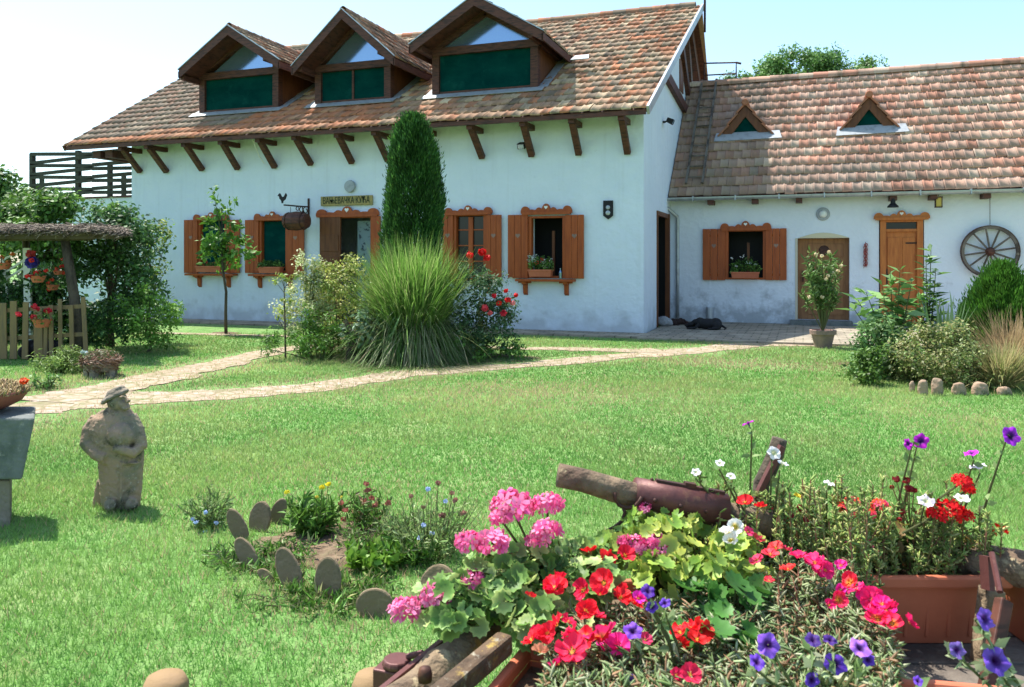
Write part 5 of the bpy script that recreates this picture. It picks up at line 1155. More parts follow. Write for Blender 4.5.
shrub('low_shrub', 'small green herb patch where the path meets the left edge', 48, 375, 392, 9.3, 40, [(.10,.22,.04),(.2,.3,.1)], .05, 1200, ncl=12, cr=.08)

# ================================================================ statue
dst = 4.85; sb0 = D(120, 260, dst)*[1,1,0]; k_ = dst/800
def SP(px, py, dd=0.0): return D(px, py, dst+dd)
mb = MB()
# coat and legs: stacked rounded sections (px centre, py, half width px, half depth m)
secs = [(121,507,18,.080),(121,492,20,.090),(121,472,21,.095),(121,458,22,.10),(118,448,25,.105),(114,438,26,.108),(112,428,25,.105),(113,418,23,.092),(116,411,15,.07),(118,407,9,.05)]
V = []; nn = 22
for (px, py, hwp, dep) in secs:
    c = SP(px, py)
    for i in range(nn):
        a = 2*math.pi*i/nn; V.append(c + RR*math.cos(a)*hwp*k_ + FF*math.sin(a)*dep)
mb.add(V, [(i*nn+j, i*nn+(j+1)%nn, (i+1)*nn+(j+1)%nn, (i+1)*nn+j) for i in range(len(secs)-1) for j in range(nn)] + [tuple(range(nn))[::-1], tuple((len(secs)-1)*nn+j for j in range(nn))])
mb.tube([SP(98,418,-.02), SP(90,430,-.03), SP(87,443,-.05), SP(97,455,-.085), SP(106,459,-.105)], [.042,.046,.043,.036,.030], 12)       # near arm, hand in pocket
mb.tube([SP(131,416,-.01), SP(138,430,-.03), SP(141,446,-.05), SP(133,453,-.10), SP(120,449,-.13)], [.036,.038,.038,.033,.028], 12)     # arm over the belly
ell(mb, SP(117,449,-.135), (.030,.025,.022)); ell(mb, SP(120,436,-.07), (.095,.07,.08))
mb.bar(SP(104,463,-.09), SP(139,463,-.07), .03, .012); mb.bar(SP(121,462,-.10), SP(121,503,-.095), .012, .012)   # hem and coat opening
mb.tube([SP(126,424,-.085), SP(121,434,-.14), SP(120,444,-.145)], [.012,.012,.010], 8)
mb.tube([SP(117,413,-.01), SP(117,404,-.02)], [.048,.045], 12)                                                        # neck
ell(mb, SP(117,401,-.02), (.060,.058,.060)); ell(mb, SP(124,405,-.045), (.028,.03,.026)); mb.tube([SP(125,397,-.06), SP(129,402,-.075)], [.010,.016], 8)
ell(mb, SP(126,408,-.05), (.026,.026,.014)); ell(mb, SP(110,403,-.05), (.014,.012,.020))                               # chin, ear
ell(mb, SP(122,397,-.07), (.022,.012,.009))                                                                           # brow
mb.tube([SP(112,507,-.05), SP(110,504,-.12)], [.042,.034], 10); mb.tube([SP(131,506,-.05), SP(132,503,-.11)], [.042,.034], 10)   # feet
mb.tube([SP(101,480,.02), SP(99,506,.04)], [.024,.040], 10)
stt = remesh('statue', mb, .0065, M['pink_stone'], loc=sb0, disp=.010, dsc=.02, sm=2)
tag(stt, 'weathered carved figure of a stout man in a brimmed hat standing on the lawn', 'statue')
mb = MB(); hc = SP(115,396,-.015); ax = np.array((0,0,1.0))
V = []
for (r, z, sx) in ((.04,-.014,1),(.070,-.016,1),(.078,-.006,1),(.072,.008,1),(.056,.016,1),(.050,.036,1),(.036,.048,1),(.0,.050,1)):
    for i in range(24):
        a = 2*math.pi*i/24; lx = math.cos(a)*r*sx; V.append(hc + RR*lx + FF*math.sin(a)*r + np.array((0,0,z + lx*.50)))
mb.add(V, [(i*24+j, i*24+(j+1)%24, (i+1)*24+(j+1)%24, (i+1)*24+j) for i in range(7) for j in range(24)] + [tuple(range(24))[::-1]])
h_ = remesh('hat', mb, .007, M['stone'], stt, disp=.012, dsc=.03, sm=2)

# stone trough table at the left edge
dtt = 4.45; kt = dtt/800
t = thing('stone_table', 'dark concrete flower stand with tapered block on a square pillar at the left edge', 'stand', D(-25,260,dtt)*[1,1,0])
def cbox(mb, px0, px1, py0, py1, d0, dep, tb=0):
    a = D(px0,py0,d0); b = D(px1,py0,d0); c = D(px1-tb,py1,d0); e_ = D(px0+tb,py1,d0)
    q = [a,b,c,e_]; s = D(50,260,4)*[1,1,0]; s = s/np.linalg.norm(s)*dep; mb.add([*q, *[p+s for p in q[:2]], *[p+s*.85 for p in q[2:]]], [(3,2,1,0),(4,5,6,7),(0,1,5,4),(1,2,6,5),(2,3,7,6),(3,0,4,7)])
mb = MB(); cbox(mb, -90, 35, 418, 480, dtt, .42, 13); mb.build('block', M['concrete'], t, bev=.012)
mb = MB(); cbox(mb, -66, 10, 480.5, 530, dtt+.05, .3, 0); mb.box(D(-70,260,dtt+.05)*[1,1,0], D(-20,260,dtt+.3)*[1,1,0]+(0,0,.04)); mb.build('pillar', M['stone'], t, bev=.01)
pc = D(-28, 418, dtt)+FD*.2
mb = MB(); bz = pc[2]+.006; mb.lathe((pc[0],pc[1],bz), [(.09,0),(.14,.01),(.22,.05),(.255,.10),(.26,.115),(.245,.115),(.22,.095)], 30); bw_ = tag(mb.build('clay_bowl', mat('bowl_clay', (.30,.10,.07), .7, bump=(30,.3,.01)), loc=(pc[0],pc[1],bz), smooth=True), 'shallow reddish clay bowl on the concrete flower stand', 'bowl')
cb = np.array((pc[0],pc[1],bz+.10)); tt = thing('bowl_plant', 'dry straw coloured plant with an orange bloom in the clay bowl', 'plant', cb)
n = 5000; a = rng.random(n)*6.283; r = np.sqrt(rng.random(n))*.26; P = cb+np.stack([np.cos(a)*r, np.sin(a)*r, .06*(1-(r/.26)**2)*rng.random(n)], 1)
Yd = rng.normal(0,.5,(n,3))+(0,0,1); Yd /= np.linalg.norm(Yd,axis=1,keepdims=True); Zn = rng.normal(0,1,(n,3)); Zn -= Yd*np.sum(Zn*Yd,1,keepdims=True); Zn /= np.linalg.norm(Zn,axis=1,keepdims=True)
arr_obj('foliage', inst(NEED_V, NEED_F, P, np.stack([np.cross(Yd,Zn),Yd,Zn],2), rng.uniform(.02,.05,n), pal([(.46,.36,.18),(.38,.26,.14),(.30,.27,.10)], n, .2)), M['leaf'], tt)
fp = D(24, 381, dtt+.2); mb = MB(); mb.tube([fp-RR*.05-(0,0,.10), fp], .003, 4); mb.build('stem', M['stem'], tt); blossom(fp, .04, (.8,.12,.03), tt, n=26)

# ================================================================ small bed in the lawn
def disc(px, py, wpx, hpx, tilt, face, label, roll=0.0):
    gy = py + hpx*.42; d = 1200/(gy-260)+.0; k = d/800; p = D(px,260,d)*[1,1,0]; r = hpx*k*.62; z = H-(py-260)*k
    c = np.array((p[0],p[1],z)); R_ = np.array(Euler((0,0,face)).to_matrix()) @ np.array(Euler((0,roll,0)).to_matrix()) @ np.array(Euler((tilt,0,0)).to_matrix())
    mb = MB(); V = []; nn = 24; rx = max(wpx*k*.5, r*.40)
    for (s, y) in ((.93,-.011),(1,-.008),(1,.008),(.93,.011)):
        for i in range(nn):
            a = 2*math.pi*i/nn; V.append(c + R_ @ np.array((math.cos(a)*rx*s*(1+random.uniform(-.02,.02)), y, math.sin(a)*r*s)))
    mb.add(V, [(i*nn+j, i*nn+(j+1)%nn, (i+1)*nn+(j+1)%nn, (i+1)*nn+j) for i in range(3) for j in range(nn)] + [tuple(range(nn))[::-1], tuple(3*nn+j for j in range(nn))])
    tag(mb.build('edging_disc', M['disc'], loc=p), label, 'edging disc', 'round discs edging the small flowerbed')
DS = [(238,527,12,32,-.1,.5,'thin edging disc turned sideways at the left of the small bed'),
 (260,519,23,28,-.2,.1,'upright round edging disc at the back of the small bed'),
 (278,513,15,24,-.1,.5,'smaller edging disc leaning behind the round one at the bed back'),
 (247,555,17,32,-.3,.5,'tilted edging disc at the left front of the small bed'),
 (289,571,22,40,-.3,.45,'dark tilted edging disc at the front, left of the pale upright one'),
 (328,581,27,38,-.15,.25,'pale upright edging disc in the middle front of the small bed'),
 (375,605,38,26,-.1,.3,'low half-buried edging disc right of the pale upright one'),
 (438,590,42,40,-.2,-.1,'largest edging disc with light rim near the pink geranium'),
 (266,576,10,16,-.5,.7,'small sunken edging disc between two tilted ones'),
 (487,574,30,24,-.2,.1,'edging disc half hidden behind the geranium leaves')]
for a, rl in zip(DS, (-.45, .05, .35, -.6, -.45, -.05, .1, .15, -.9, .1)): disc(*a, roll=rl)
def wisp(name, label, px, py, d, n, h, r, palette, leaf, flowers=(), fcol=(.4,.5,.75), fr=.018, tv=LONG_V, per=14, cat_='plant'):
    base = D(px, 260, d)*[1,1,0]; t = thing(name, label, cat_, base); mb = MB(); P = []
    for i in range(n):
        a = random.uniform(0,6.283); q = r*math.sqrt(random.random()); b0 = base+RR*math.cos(a)*q*.4+FF*math.sin(a)*q*.4; e_ = base+RR*math.cos(a)*q+FF*math.sin(a)*q+np.array((0,0,h*random.uniform(.5,1)))
        mb.tube([b0, (b0+e_)/2+(0,0,.02), e_], [.0025,.002,.0012], 4)
        for j in range(per): P.append(b0+(e_-b0)*random.uniform(.1,1))
    mb.build('stems', M['stem'], t); P = np.array(P); m_ = len(P); Yd = rng.normal(0,.8,(m_,3))+(0,0,.5); Yd /= np.linalg.norm(Yd,axis=1,keepdims=True); Zn = rng.normal(0,1,(m_,3)); Zn -= Yd*np.sum(Zn*Yd,1,keepdims=True); Zn /= np.linalg.norm(Zn,axis=1,keepdims=True)
    arr_obj('foliage', inst(tv, LEAF_F, P, np.stack([np.cross(Yd,Zn),Yd,Zn],2), leaf*rng.uniform(.6,1.3,m_), pal(palette, m_, .2)), M['leaf'], t)
    for f in flowers:
        c = f[2] if len(f) > 2 else fcol; q = D(f[0], f[1], d-.12+random.uniform(-.05,.05)); blossom(q, 1.35*(f[3] if len(f) > 3 else fr), c, t, n=12, flat=.4); mb = MB(); mb.tube([q, q*.4+(base+(q-base)*[.6,.6,0])*.6], .0015, 4); mb.build('flower_stem', M['stem'], t)
    return t
BG = [(.10,.22,.03),(.13,.28,.045),(.07,.15,.02)]
wisp('flowering_tuft', 'leafy tuft with yellow flowers at the back of the small bed', 315, 530, 4.35, 70, .20, .15, BG, .07, [(287,492,(.85,.75,.05),.02),(322,487,(.85,.72,.04),.02),(328,484,(.85,.75,.05),.02),(317,497,(.7,.6,.1),.014),(342,497,(.7,.6,.1),.012)])
wisp('red_spike_plant', 'dried reddish brown flower spikes behind the small bed', 366, 520, 4.45, 34, .22, .16, BG+[(.3,.2,.1)], .05, [(x,y,(.38,.13,.09),.022) for x,y in ((366,484),(368,490),(372,498),(375,505),(364,500),(341,503),(345,510),(323,515),(320,522),(326,527),(344,519),(388,503))])
wisp('love_in_a_mist', 'wispy plant with pale blue flowers and brown seed heads right of the small bed', 430, 540, 4.05, 85, .28, .27, [(.20,.32,.09),(.28,.36,.14)], .04, [(428,489),(446,501),(424,525),(420,538),(432,533),(455,500,(.35,.16,.13),.02),(438,483,(.38,.2,.15),.02),(452,493,(.35,.2,.14),.02),(411,496,(.35,.18,.12),.018),(463,513,(.4,.2,.15),.02),(423,507,(.3,.2,.12),.016),(442,515,(.25,.12,.1),.024)], fcol=(.45,.55,.8))
wisp('love_in_a_mist', 'thin wispy plant with pale blue flowers at the left of the small bed', 208, 540, 4.5, 45, .20, .15, [(.16,.28,.07),(.22,.30,.11)], .04, [(193,519),(216,523),(205,532),(206,512),(196,522)], fcol=(.5,.6,.85))
wisp('leafy_herb', 'bright green rounded leaves in the middle of the small bed', 375, 570, 3.9, 40, .10, .15, [(.18,.33,.04),(.13,.26,.03)], .05, tv=LEAF_V*[1.3,1,1])
wisp('leafy_herb', 'low green herb by the largest edging disc', 412, 570, 3.95, 36, .11, .14, BG, .05)
wisp('leafy_herb', 'grassy weeds along the front of the small bed', 345, 612, 3.55, 40, .045, .28, BG+[(.3,.3,.12)], .05)

wisp('weed_tuft', 'tall lawn weeds growing through the discs at the left of the small bed', 262, 545, 4.0, 55, .06, .30, BG+[(.24,.30,.12)], .05)
wisp('weed_tuft', 'rough grass between the flower tuft and the geranium', 395, 545, 4.15, 110, .13, .36, BG+[(.26,.30,.12)], .045)
wisp('weed_tuft', 'thin weeds in front of the tilted edging discs', 300, 590, 3.55, 45, .045, .32, BG+[(.30,.32,.14)], .045)
# ================================================================ foreground cart and planters
cart = thing('old_cart', 'old weathered wooden cart frame with iron fittings carrying the planters', 'cart', cx(.75, 1.9, 0))
ZD = .43
mb = MB()
for k in range(8):
    y0 = 1.27+k*.155; mb.bar(cx(.05, y0, ZD-.02), cx(1.62, y0, ZD-.02), .148, .04)
mb.build('deck_boards', M['wood_grey'], cart, bev=.006)
def log(name, p, q, r0, r1, m, n=14, seg=9, wob=.006, cap=True, jit=.05):
    p = np.array(p); q = np.array(q); mb = MB(); mb.tube([p+(q-p)*t+rng.normal(0,wob,3)*(0 < t < 1) for t in np.linspace(0,1,seg)], list(np.linspace(r0,r1,seg)), n, jit=jit); return mb.build(name, m, cart, smooth=True)
M['wood_log'] = mat('wood_log', (.22,.16,.10), .95, noise=[(4,(.10,.065,.045),.45,.62,(1,1,1)),(18,(.42,.34,.20),.56,.68,U1),(7,(.40,.24,.05),.66,.74,U1)], bump=(22,1,.03))
db_ = log('drawbar', D(558,475,2.10), D(770,524,2.16), .030, .036, M['wood_log'])
mb = MB(); P0 = D(634,492,2.12); P1 = D(724,511,2.14); mb.tube([P0,(P0+P1)/2+(0,0,.001),P1], [.039,.042,.046], 18); sl_ = mb.build('iron_sleeve', M['iron_red'], db_, smooth=True)
mb = MB(); dv = (P1-P0)/np.linalg.norm(P1-P0); nU = np.array((0,0,1.0))
mb.bar(P0+dv*.06+nU*.043, P1+nU*.049, .018, .008); mb.bar(P0+dv*.14+nU*.050, P0+dv*.17+nU*.051, .02, .012)
for u in (.05,.12,.19): ell(mb, P0+dv*u-FF*.042, (.006,)*3, 8); ell(mb, P0+dv*u+nU*.043, (.005,)*3, 8)
mb.build('rivets', M['iron'], db_)
mb = MB(); hk = D(621,497,2.08)
mb.tube([hk+RR*x*.0026+np.array((0,0,-y*.0026)) for x, y in ((-6,-5),(-6,2),(-2,8),(5,11),(13,10),(18,5),(21,0))], .0055, 8)
mb.tube([hk+RR*x*.0026+np.array((0,0,-y*.0026)) for x, y in ((2,10),(4,16),(1,24),(-6,30),(-14,34),(-18,40),(-16,46))], .005, 8)
mb.tube([hk+RR*x*.0026+np.array((0,0,-y*.0026)) for x, y in ((-6,31),(-2,36),(1,42),(-1,50),(-6,56))], .004, 8)
mb.build('chain_hook', M['iron'], cart, smooth=True)
mb = MB(); q0 = D(716,505,2.14); mb.tube([q0, D(716,530,2.14), D(719,580,2.12), cx((719-512)/800*2.12, 2.12, ZD)], .018, 8); mb.build('upright_bar', M['iron_red'], cart)
stk_ = log('stake', D(738,560,2.25), D(780,439,2.22), .024, .021, M['bark'], jit=.12, wob=.004)
mb = MB(); q0 = D(755,500,2.19); q1 = D(782,446,2.19); mb.bar(q0, q1, .014, .022, up=FF); mb.build('iron_strap', M['iron_red'], stk_)
log('cross_log', D(960,560,2.30), D(1130,592,2.05), .05, .052, M['wood_log'])
mb = MB(); mb.bar(D(992,588,2.13), D(980,690,2.13), .05, .05, up=-FF); mb.build('side_post', M['wood_log'], cart, bev=.006)
mb = MB(); mb.bar(D(986,556,2.12), D(988,590,2.10), .014, .04, up=FF); mb.tube([D(992,553,2.1), D(1000,592,2.02)], .008, 6); mb.build('iron_band', M['iron_red'], cart)
mb = MB(); mb.bar(D(1004,600,2.06), D(985,700,1.95), .035, .03, up=-FF); mb.build('brace', M['wood_dark'], cart, bev=.004)
mb = MB(); mb.bar(cx(1.12,1.2,ZD+.02), cx(1.5,1.95,ZD+.03), .08, .05); mb.build('side_board', M['wood_grey'], cart)
# left beam with split plank and second rail
bl = log('side_beam', D(392,708,1.60), D(507,612,1.98), .040, .038, M['wood_log'], jit=.07)
mb = MB(); mb.bar(D(368,707,1.60), D(487,610,1.97), .012, .035, up=(0,0,1)); mb.build('iron_edge', M['iron_red'], bl)
mb = MB(); mb.bar(D(430,706,1.52), D(506,642,1.74), .040, .045, up=(0,0,1)); mb.build('side_rail', mat('lichen_wood', (.13,.085,.05), .95, noise=[(14,(.40,.28,.07),.58,.66,U1),(6,(.05,.035,.025),.45,.62,U1),(40,(.30,.27,.2),.6,.7,U1)], bump=(25,1,.02)), cart, bev=.008)
mb = MB(); mb.lathe(D(425,676,1.62)-(0,0,.01), [(.014,0),(.015,.014),(.012,.026),(.004,.03)], 14); mb.build('bolt', M['iron'], cart, smooth=True)
q0 = D(397,657,1.78); mb = MB(); mb.box(q0+(-.045,-.03,-.10), q0+(.03,.03,-.02)); mb.lathe(q0-(0,0,.02), [(.03,0),(.034,.006),(.03,.018)], 12); mb.tube([q0+RR*.02, q0+RR*.06+(0,0,.01)], .008, 6); mb.build('iron_clamp', M['iron_red'], cart, bev=.005)
for x, y in ((.1,1.5),(.1,2.25),(1.55,1.45),(1.5,2.3)):
    mb = MB(); mb.tube([cx(x,y,0), cx(x,y,ZD-.042)], [.04,.045], 10, jit=.05); mb.build('leg', M['wood_log'], cart)
# terracotta planters
def planter(p, q, wdt, h, label, z=ZD+.002, rim=.02):
    """p -> q is the near long edge seen from the camera"""
    p = np.array(p,float); q = np.array(q,float); L = np.linalg.norm((q-p)[:2]); u = (q-p)/L; v = np.array((-u[1],u[0],0)); t = thing('terracotta_planter', label, 'planter', (p+q)/2*[1,1,0]+v*wdt/2+(0,0,z), 'terracotta planters on the cart')
    mb = MB(); W = lambda a, b, zz: (p*[1,1,0])+u*a+v*b+np.array((0,0,z+zz))
    ins = .028; hb = h-.035
    outer = [W(ins,ins,0),W(L-ins,ins,0),W(L-ins,wdt-ins,0),W(ins,wdt-ins,0)]; up_ = [W(.008,.008,hb),W(L-.008,.008,hb),W(L-.008,wdt-.008,hb),W(.008,wdt-.008,hb)]
    mb.add(outer+up_, [(3,2,1,0),(0,1,5,4),(1,2,6,5),(2,3,7,6),(3,0,4,7)])
    nr = 9
    for i in range(nr):                              # vertical ribs of the front panel
        a = L*.14+L*.72*i/(nr-1); mb.bar(W(a,ins*.86,.02), W(a,.016,hb-.03), .010, .006, up=-v)
    mb.build('body', M['terra'], t, bev=.006)
    mb = MB(); a, b = -rim*.5, rim
    def rr(o, i, z0, z1):
        O = [W(o,o,z0),W(L-o,o,z0),W(L-o,wdt-o,z0),W(o,wdt-o,z0)]; I = [W(i,i,z0),W(L-i,i,z0),W(L-i,wdt-i,z0),W(i,wdt-i,z0)]
        O2 = [x+(0,0,z1-z0) for x in O]; I2 = [x+(0,0,z1-z0) for x in I]
        mb.add(O+I+O2+I2, [f for k in range(4) for f in ((k,(k+1)%4,8+(k+1)%4,8+k),(4+(k+1)%4,4+k,12+k,12+(k+1)%4),(8+k,8+(k+1)%4,12+(k+1)%4,12+k),((k+1)%4,k,4+k,4+(k+1)%4))])
    rr(-rim*.5, rim*.6, hb+.001, h); mb.build('rim', M['terra'], t, bev=.007)
    mb = MB(); mb.add([W(.012,.012,h-.045),W(L-.012,.012,h-.045),W(L-.012,wdt-.012,h-.045),W(.012,wdt-.012,h-.045)], [(0,1,2,3)]); mb.build('potting_soil', M['soil'], t)
    return t
pr = cx(1.365, 2.2); pl_ = cx(.70, 2.2)
planter(pl_, pr, .20, .20, 'terracotta box planter with ribbed front at the right end of the cart')
A_ = cx(-.045, 1.62); planter(A_, cx(.55,1.37), .21, .20, 'terracotta box planter at the front left under red flowers', z=ZD+.002)
planter(cx(.70,1.50), cx(1.12,1.42), .20, .19, 'terracotta box planter hidden under grey green trailing stems at the front', z=ZD+.002)
planter(cx(.02,1.98), cx(.62,2.02), .20, .19, 'terracotta box planter behind holding the variegated geraniums', z=ZD+.002)
planter(cx(1.40,2.16), cx(1.9,2.16), .2, .2, 'terracotta box planter cut off by the right edge of the picture')

# ---- flowers
def portulaca_flower(c, r, colr, parent, nrm=None, center=(.85,.65,.05), name='flower', heart=None):
    n = 6; V = [(0,0,-.1)]; C = [center]; Fc = []
    rows = 3; per = 7
    for k in range(n):
        a0 = 2*math.pi*k/n+random.uniform(-.1,.1); hwid = math.pi/n*1.35; b = len(V); zoff = .07*(k % 2); crl = random.uniform(-.15,.30)
        for i, (rr, zz) in enumerate(((.22,.0),(.62,.16),(1.0,.30))):
            for j in range(per):
                t = j/(per-1)*2-1; an = a0+t*hwid*(.55 if i == 0 else (1 if i == 1 else .92)); rad = rr*(1-.16*(t*t)*(i == 2)-.07*(abs(t) < .2)*(i == 2)); V.append((math.cos(an)*rad, math.sin(an)*rad, zz+zoff+crl*(i == 2)+random.gauss(0,.065)*(i > 0)+.12*t*t*(i >= 1)-.08*(abs(t) < .3)*(i == 2)))
                C.append(tuple(np.array(colr)*random.uniform(.85,1.1)) if i else (tuple(np.array(heart or center)*.9)))
        for i in range(2):
            for j in range(per-1): q = b+i*per+j; Fc += [(q,q+1,q+per+1),(q,q+per+1,q+per)]
        for j in range(per-1): Fc.append((0, b+j, b+j+1))
    # stamens
    for k in range(14):
        a = random.uniform(0,6.28); q = random.uniform(0,.17); b = len(V); x, y = math.cos(a)*q, math.sin(a)*q; V += [(x-.02,y,0),(x+.02,y,0),(x,y+.02,0),(x*1.5,y*1.5,.26)]; C += [center]*4; Fc += [(b,b+1,b+3),(b+1,b+2,b+3),(b+2,b,b+3)]
    nv = np.array(nrm if nrm is not None else (rng.normal(0,.45),rng.normal(0,.45),1.0))-FF*.35*(nrm is None)
    nv = nv + rng.normal(0,.25,3); R_ = rot_from(nv[None], np.array([random.uniform(0,6)]))[0]; V = (np.array(V)*[1,random.uniform(.82,1.1),1]*r)@R_.T+np.array(c)
    return new_mesh(name, V, np.array(Fc), M['petal'], parent, np.clip(np.array(C),0,1), True)
def petunia(c, r, colr, parent, nrm=None, throat=(.05,.01,.12)):
    V = []; C = []; nn = 30; Fc = []; wv_ = random.uniform(0,6); sx_ = random.uniform(.78,1)
    for i, (rr, zz) in enumerate(((.05,-.9),(.12,-.3),(.30,-.05),(.65,.05),(1.0,.02))):
        for k in range(nn):
            a = 2*math.pi*k/nn; lob = 1 + (.10*math.cos(5*a) if i == 4 else 0) + (.03*math.sin(17*a) if i == 4 else 0); V.append((math.cos(a)*rr*lob, math.sin(a)*rr*lob, zz+(.12*math.sin(5*a+wv_)+.05*math.sin(11*a+wv_*2)+random.gauss(0,.05) if i >= 3 else 0)))
            C.append(tuple(np.array(throat if i < 3 else colr)*random.uniform(.9,1.1)*(1 if i < 4 else 1.1)))
    for i in range(4):
        for k in range(nn): q = i*nn+k; q2 = i*nn+(k+1)%nn; Fc += [(q,q2,q2+nn),(q,q2+nn,q+nn)]
    nv = np.array(nrm if nrm is not None else (rng.normal(0,.3),rng.normal(0,.3),.5))-(FF*.8 if nrm is None else 0); R_ = rot_from(nv[None], np.array([random.uniform(0,6)]))[0]
    return new_mesh('flower', (np.array(V)*[1,sx_,1]*r)@R_.T+np.array(c), np.array(Fc), M['petal'], parent, np.clip(np.array(C),0,1), True)
def geranium_head(c, r, colr, parent, n=30, col2=None):
    FV = [(0,0,0)]; FFc = []
    for k in range(5):
        a = 2*math.pi*k/5; b = len(FV)
        for da, rr, z in ((-.42,.62,.10),(-.22,.98,.16),(.22,.98,.16),(.42,.62,.10)): FV.append((math.cos(a+da)*rr, math.sin(a+da)*rr, z))
        FFc += [(0,b,b+1),(0,b+1,b+2),(0,b+2,b+3)]
    FV = np.array(FV); FFc = np.array(FFc); d = rng.normal(0,1,(n,3)); d[:,2] = np.abs(d[:,2])*.9-.25; d /= np.linalg.norm(d,axis=1,keepdims=True)
    P = np.array(c)+d*r*np.array([1,1,.7])*rng.uniform(.75,1.0,(n,1)); A = inst(FV, FFc, P, rot_from(d+rng.normal(0,.25,(n,3)), rng.random(n)*6.28), r*.50*rng.uniform(.8,1.15,n), pal([colr, col2 or colr], n, .12), np.concatenate([[[.8,.6,.7]], np.ones((20,3))]))
    o = arr_obj('flower_head', A, M['petal'], parent); return o
def round_leaves(clumps, leaf, per, palette, edge=(1.5,1.5,1.3), flat=.5):
    tc = np.ones((len(ROUND_V),3)); m = 18; tc[1+m:] = edge; tc[0] = (.8,.8,.8); tc[1:1+m] = (.95,1,.9)
    P = []; Nn = []
    for c in clumps:
        d = rng.normal(0,1,(per,3)); d[:,2] = d[:,2]*.7+.3; d /= np.linalg.norm(d,axis=1,keepdims=True); P.append(np.array(c[:3])+d*np.array(c[3:6])*rng.uniform(.45,1,(per,1))); Nn.append(d)
    P = np.concatenate(P); Nn = np.concatenate(Nn); n = len(P)
    return P, inst(ROUND_V, ROUND_F, P, rot_from(Nn*.7+rng.normal(0,.35,(n,3))+np.array([0,0,.5])-FF*.25, rng.random(n)*6.283), leaf*rng.uniform(.55,1.2,n), pal(palette,n,.14), tc)
def geranium(label, base, clumps, leaf, per, palette, heads, edge, hc, hc2, hr=.035, hd=1.9):
    t = thing('geranium', label, 'plant', base); P, A = round_leaves(clumps, leaf, per, palette, edge); arr_obj('leaves', A, M['leaf'], t)
    mb = MB(); b0 = np.array(base)
    for q in P[::2]: m_ = (b0+(q-b0)*[.45,.45,.5]); mb.tube([b0+(q-b0)*[.3,.3,0], m_, q], [.003,.0025,.0018], 4)
    for h in heads:
        q = D(h[0],h[1],h[3] if len(h) > 3 else hd); m_ = q*.55+(b0+(0,0,.05))*.45; mb.tube([m_, q*.9+m_*.1, q], [.0035,.003,.0025], 5)
    mb.build('stems', M['stem'], t)
    for h in heads: geranium_head(D(h[0],h[1],h[3] if len(h) > 3 else hd), h[2], hc, t, 34, hc2)
    return t
GV = [(.17,.29,.08),(.22,.35,.11),(.12,.23,.05),(.30,.38,.14)]
zp = ZD+.16
cl = [(*D(px,py,d),.075,.07,.06) for px,py,d in ((500,590,1.85),(470,590,1.85),(448,596,1.85),(520,570,1.95),(545,560,1.98),(560,585,1.95),(575,560,2.0),(505,600,1.85),(540,610,1.85),(580,600,1.9),(455,607,1.80),(535,625,1.80),(495,565,1.95),(565,630,1.8),(590,580,1.9))]
geranium('bushy geranium with bright pink blooms and cream edged leaves at the left of the cart', cx(.1,2.08,zp), cl, .024, 44, GV, [(512,508,.050,1.98),(547,505,.036,2.0),(547,530,.034,1.92),(538,540,.026,1.92),(470,543,.032,1.88),(492,543,.036,1.87),(500,518,.025,1.95),(405,611,.034,1.78),(436,597,.034,1.8),(472,580,.028,1.83)], (1.7,1.6,1.5), (.86,.13,.36), (.90,.30,.50))
cl = [(*D(px,py,d),.07,.07,.05) for px,py,d in ((650,528,2.05),(640,560,2.0),(670,540,2.02),(625,550,2.02),(690,560,2.0),(710,570,1.95),(735,545,2.05),(680,525,2.1),(660,575,1.92),(745,570,2.0))]
geranium('lime and yellow leaved geranium below the iron sleeve of the drawbar', cx(.42,2.1,zp), cl, .023, 30, [(.30,.42,.08),(.38,.44,.10),(.20,.34,.06)], [(636,545,.028,1.98),(660,552,.026,1.97),(645,508,.018,2.08),(655,541,.022,1.98),(625,541,.018,2.0)], (1.5,1.35,1.1), (.84,.10,.30), (.9,.3,.5))
cl = [(*D(px,py,d),.06,.05,.05) for px,py,d in ((730,600,1.85),(720,620,1.8),(742,625,1.75),(690,600,1.85),(750,595,1.9),(700,640,1.65))]
geranium('plain dark green geranium leaves in the middle of the flower mass', cx(.5,1.85,zp), cl, .032, 8, [(.06,.17,.03),(.08,.21,.04)], [], (1.1,1.15,1.1), RED, RED)
# portulaca mats: stems with needle leaves
def portulaca(label, stems, base_fn, lf, palette, per=34, stemcol='stem_red', spread=.03, upb=.6, sh=1.0):
    b0 = base_fn(.5); t = thing('portulaca', label, 'plant', b0); mb = MB(); P = []; Yd = []
    for (e_, bz) in stems:
        e_ = np.array(e_); m_ = (e_+bz)/2+rng.normal(0,.012,3); mb.tube([bz, m_, e_], [.0028,.0024,.0018], 4); ax = (e_-m_)/(np.linalg.norm(e_-m_)+1e-6)
        for j in range(per):
            u = random.random()**.6; q = bz+(m_-bz)*u*2 if u < .5 else m_+(e_-m_)*(u-.5)*2; P.append(q); v = rng.normal(0,1,3); v -= ax*np.dot(v,ax)*.6; v /= np.linalg.norm(v); Yd.append(v+ax*random.uniform(.1,1.2)*upb)
    mb.build('stems', M[stemcol], t); P = np.array(P); Yd = np.array(Yd); n = len(P); Yd /= np.linalg.norm(Yd,axis=1,keepdims=True); Zn = rng.normal(0,1,(n,3)); Zn -= Yd*np.sum(Zn*Yd,1,keepdims=True); Zn /= np.linalg.norm(Zn,axis=1,keepdims=True)
    arr_obj('leaves', inst(NEED_V*[sh,1,sh], NEED_F, P, np.stack([np.cross(Yd,Zn),Yd,Zn],2), lf*rng.uniform(.5,1.2,n), pal(palette,n,.16)), M['leaf'], t, smooth=True); return t
M['stem_red'] = mat('stem_red', (.26,.11,.07), .6, noise=[(20,(.18,.20,.07),.45,.6,U1)])
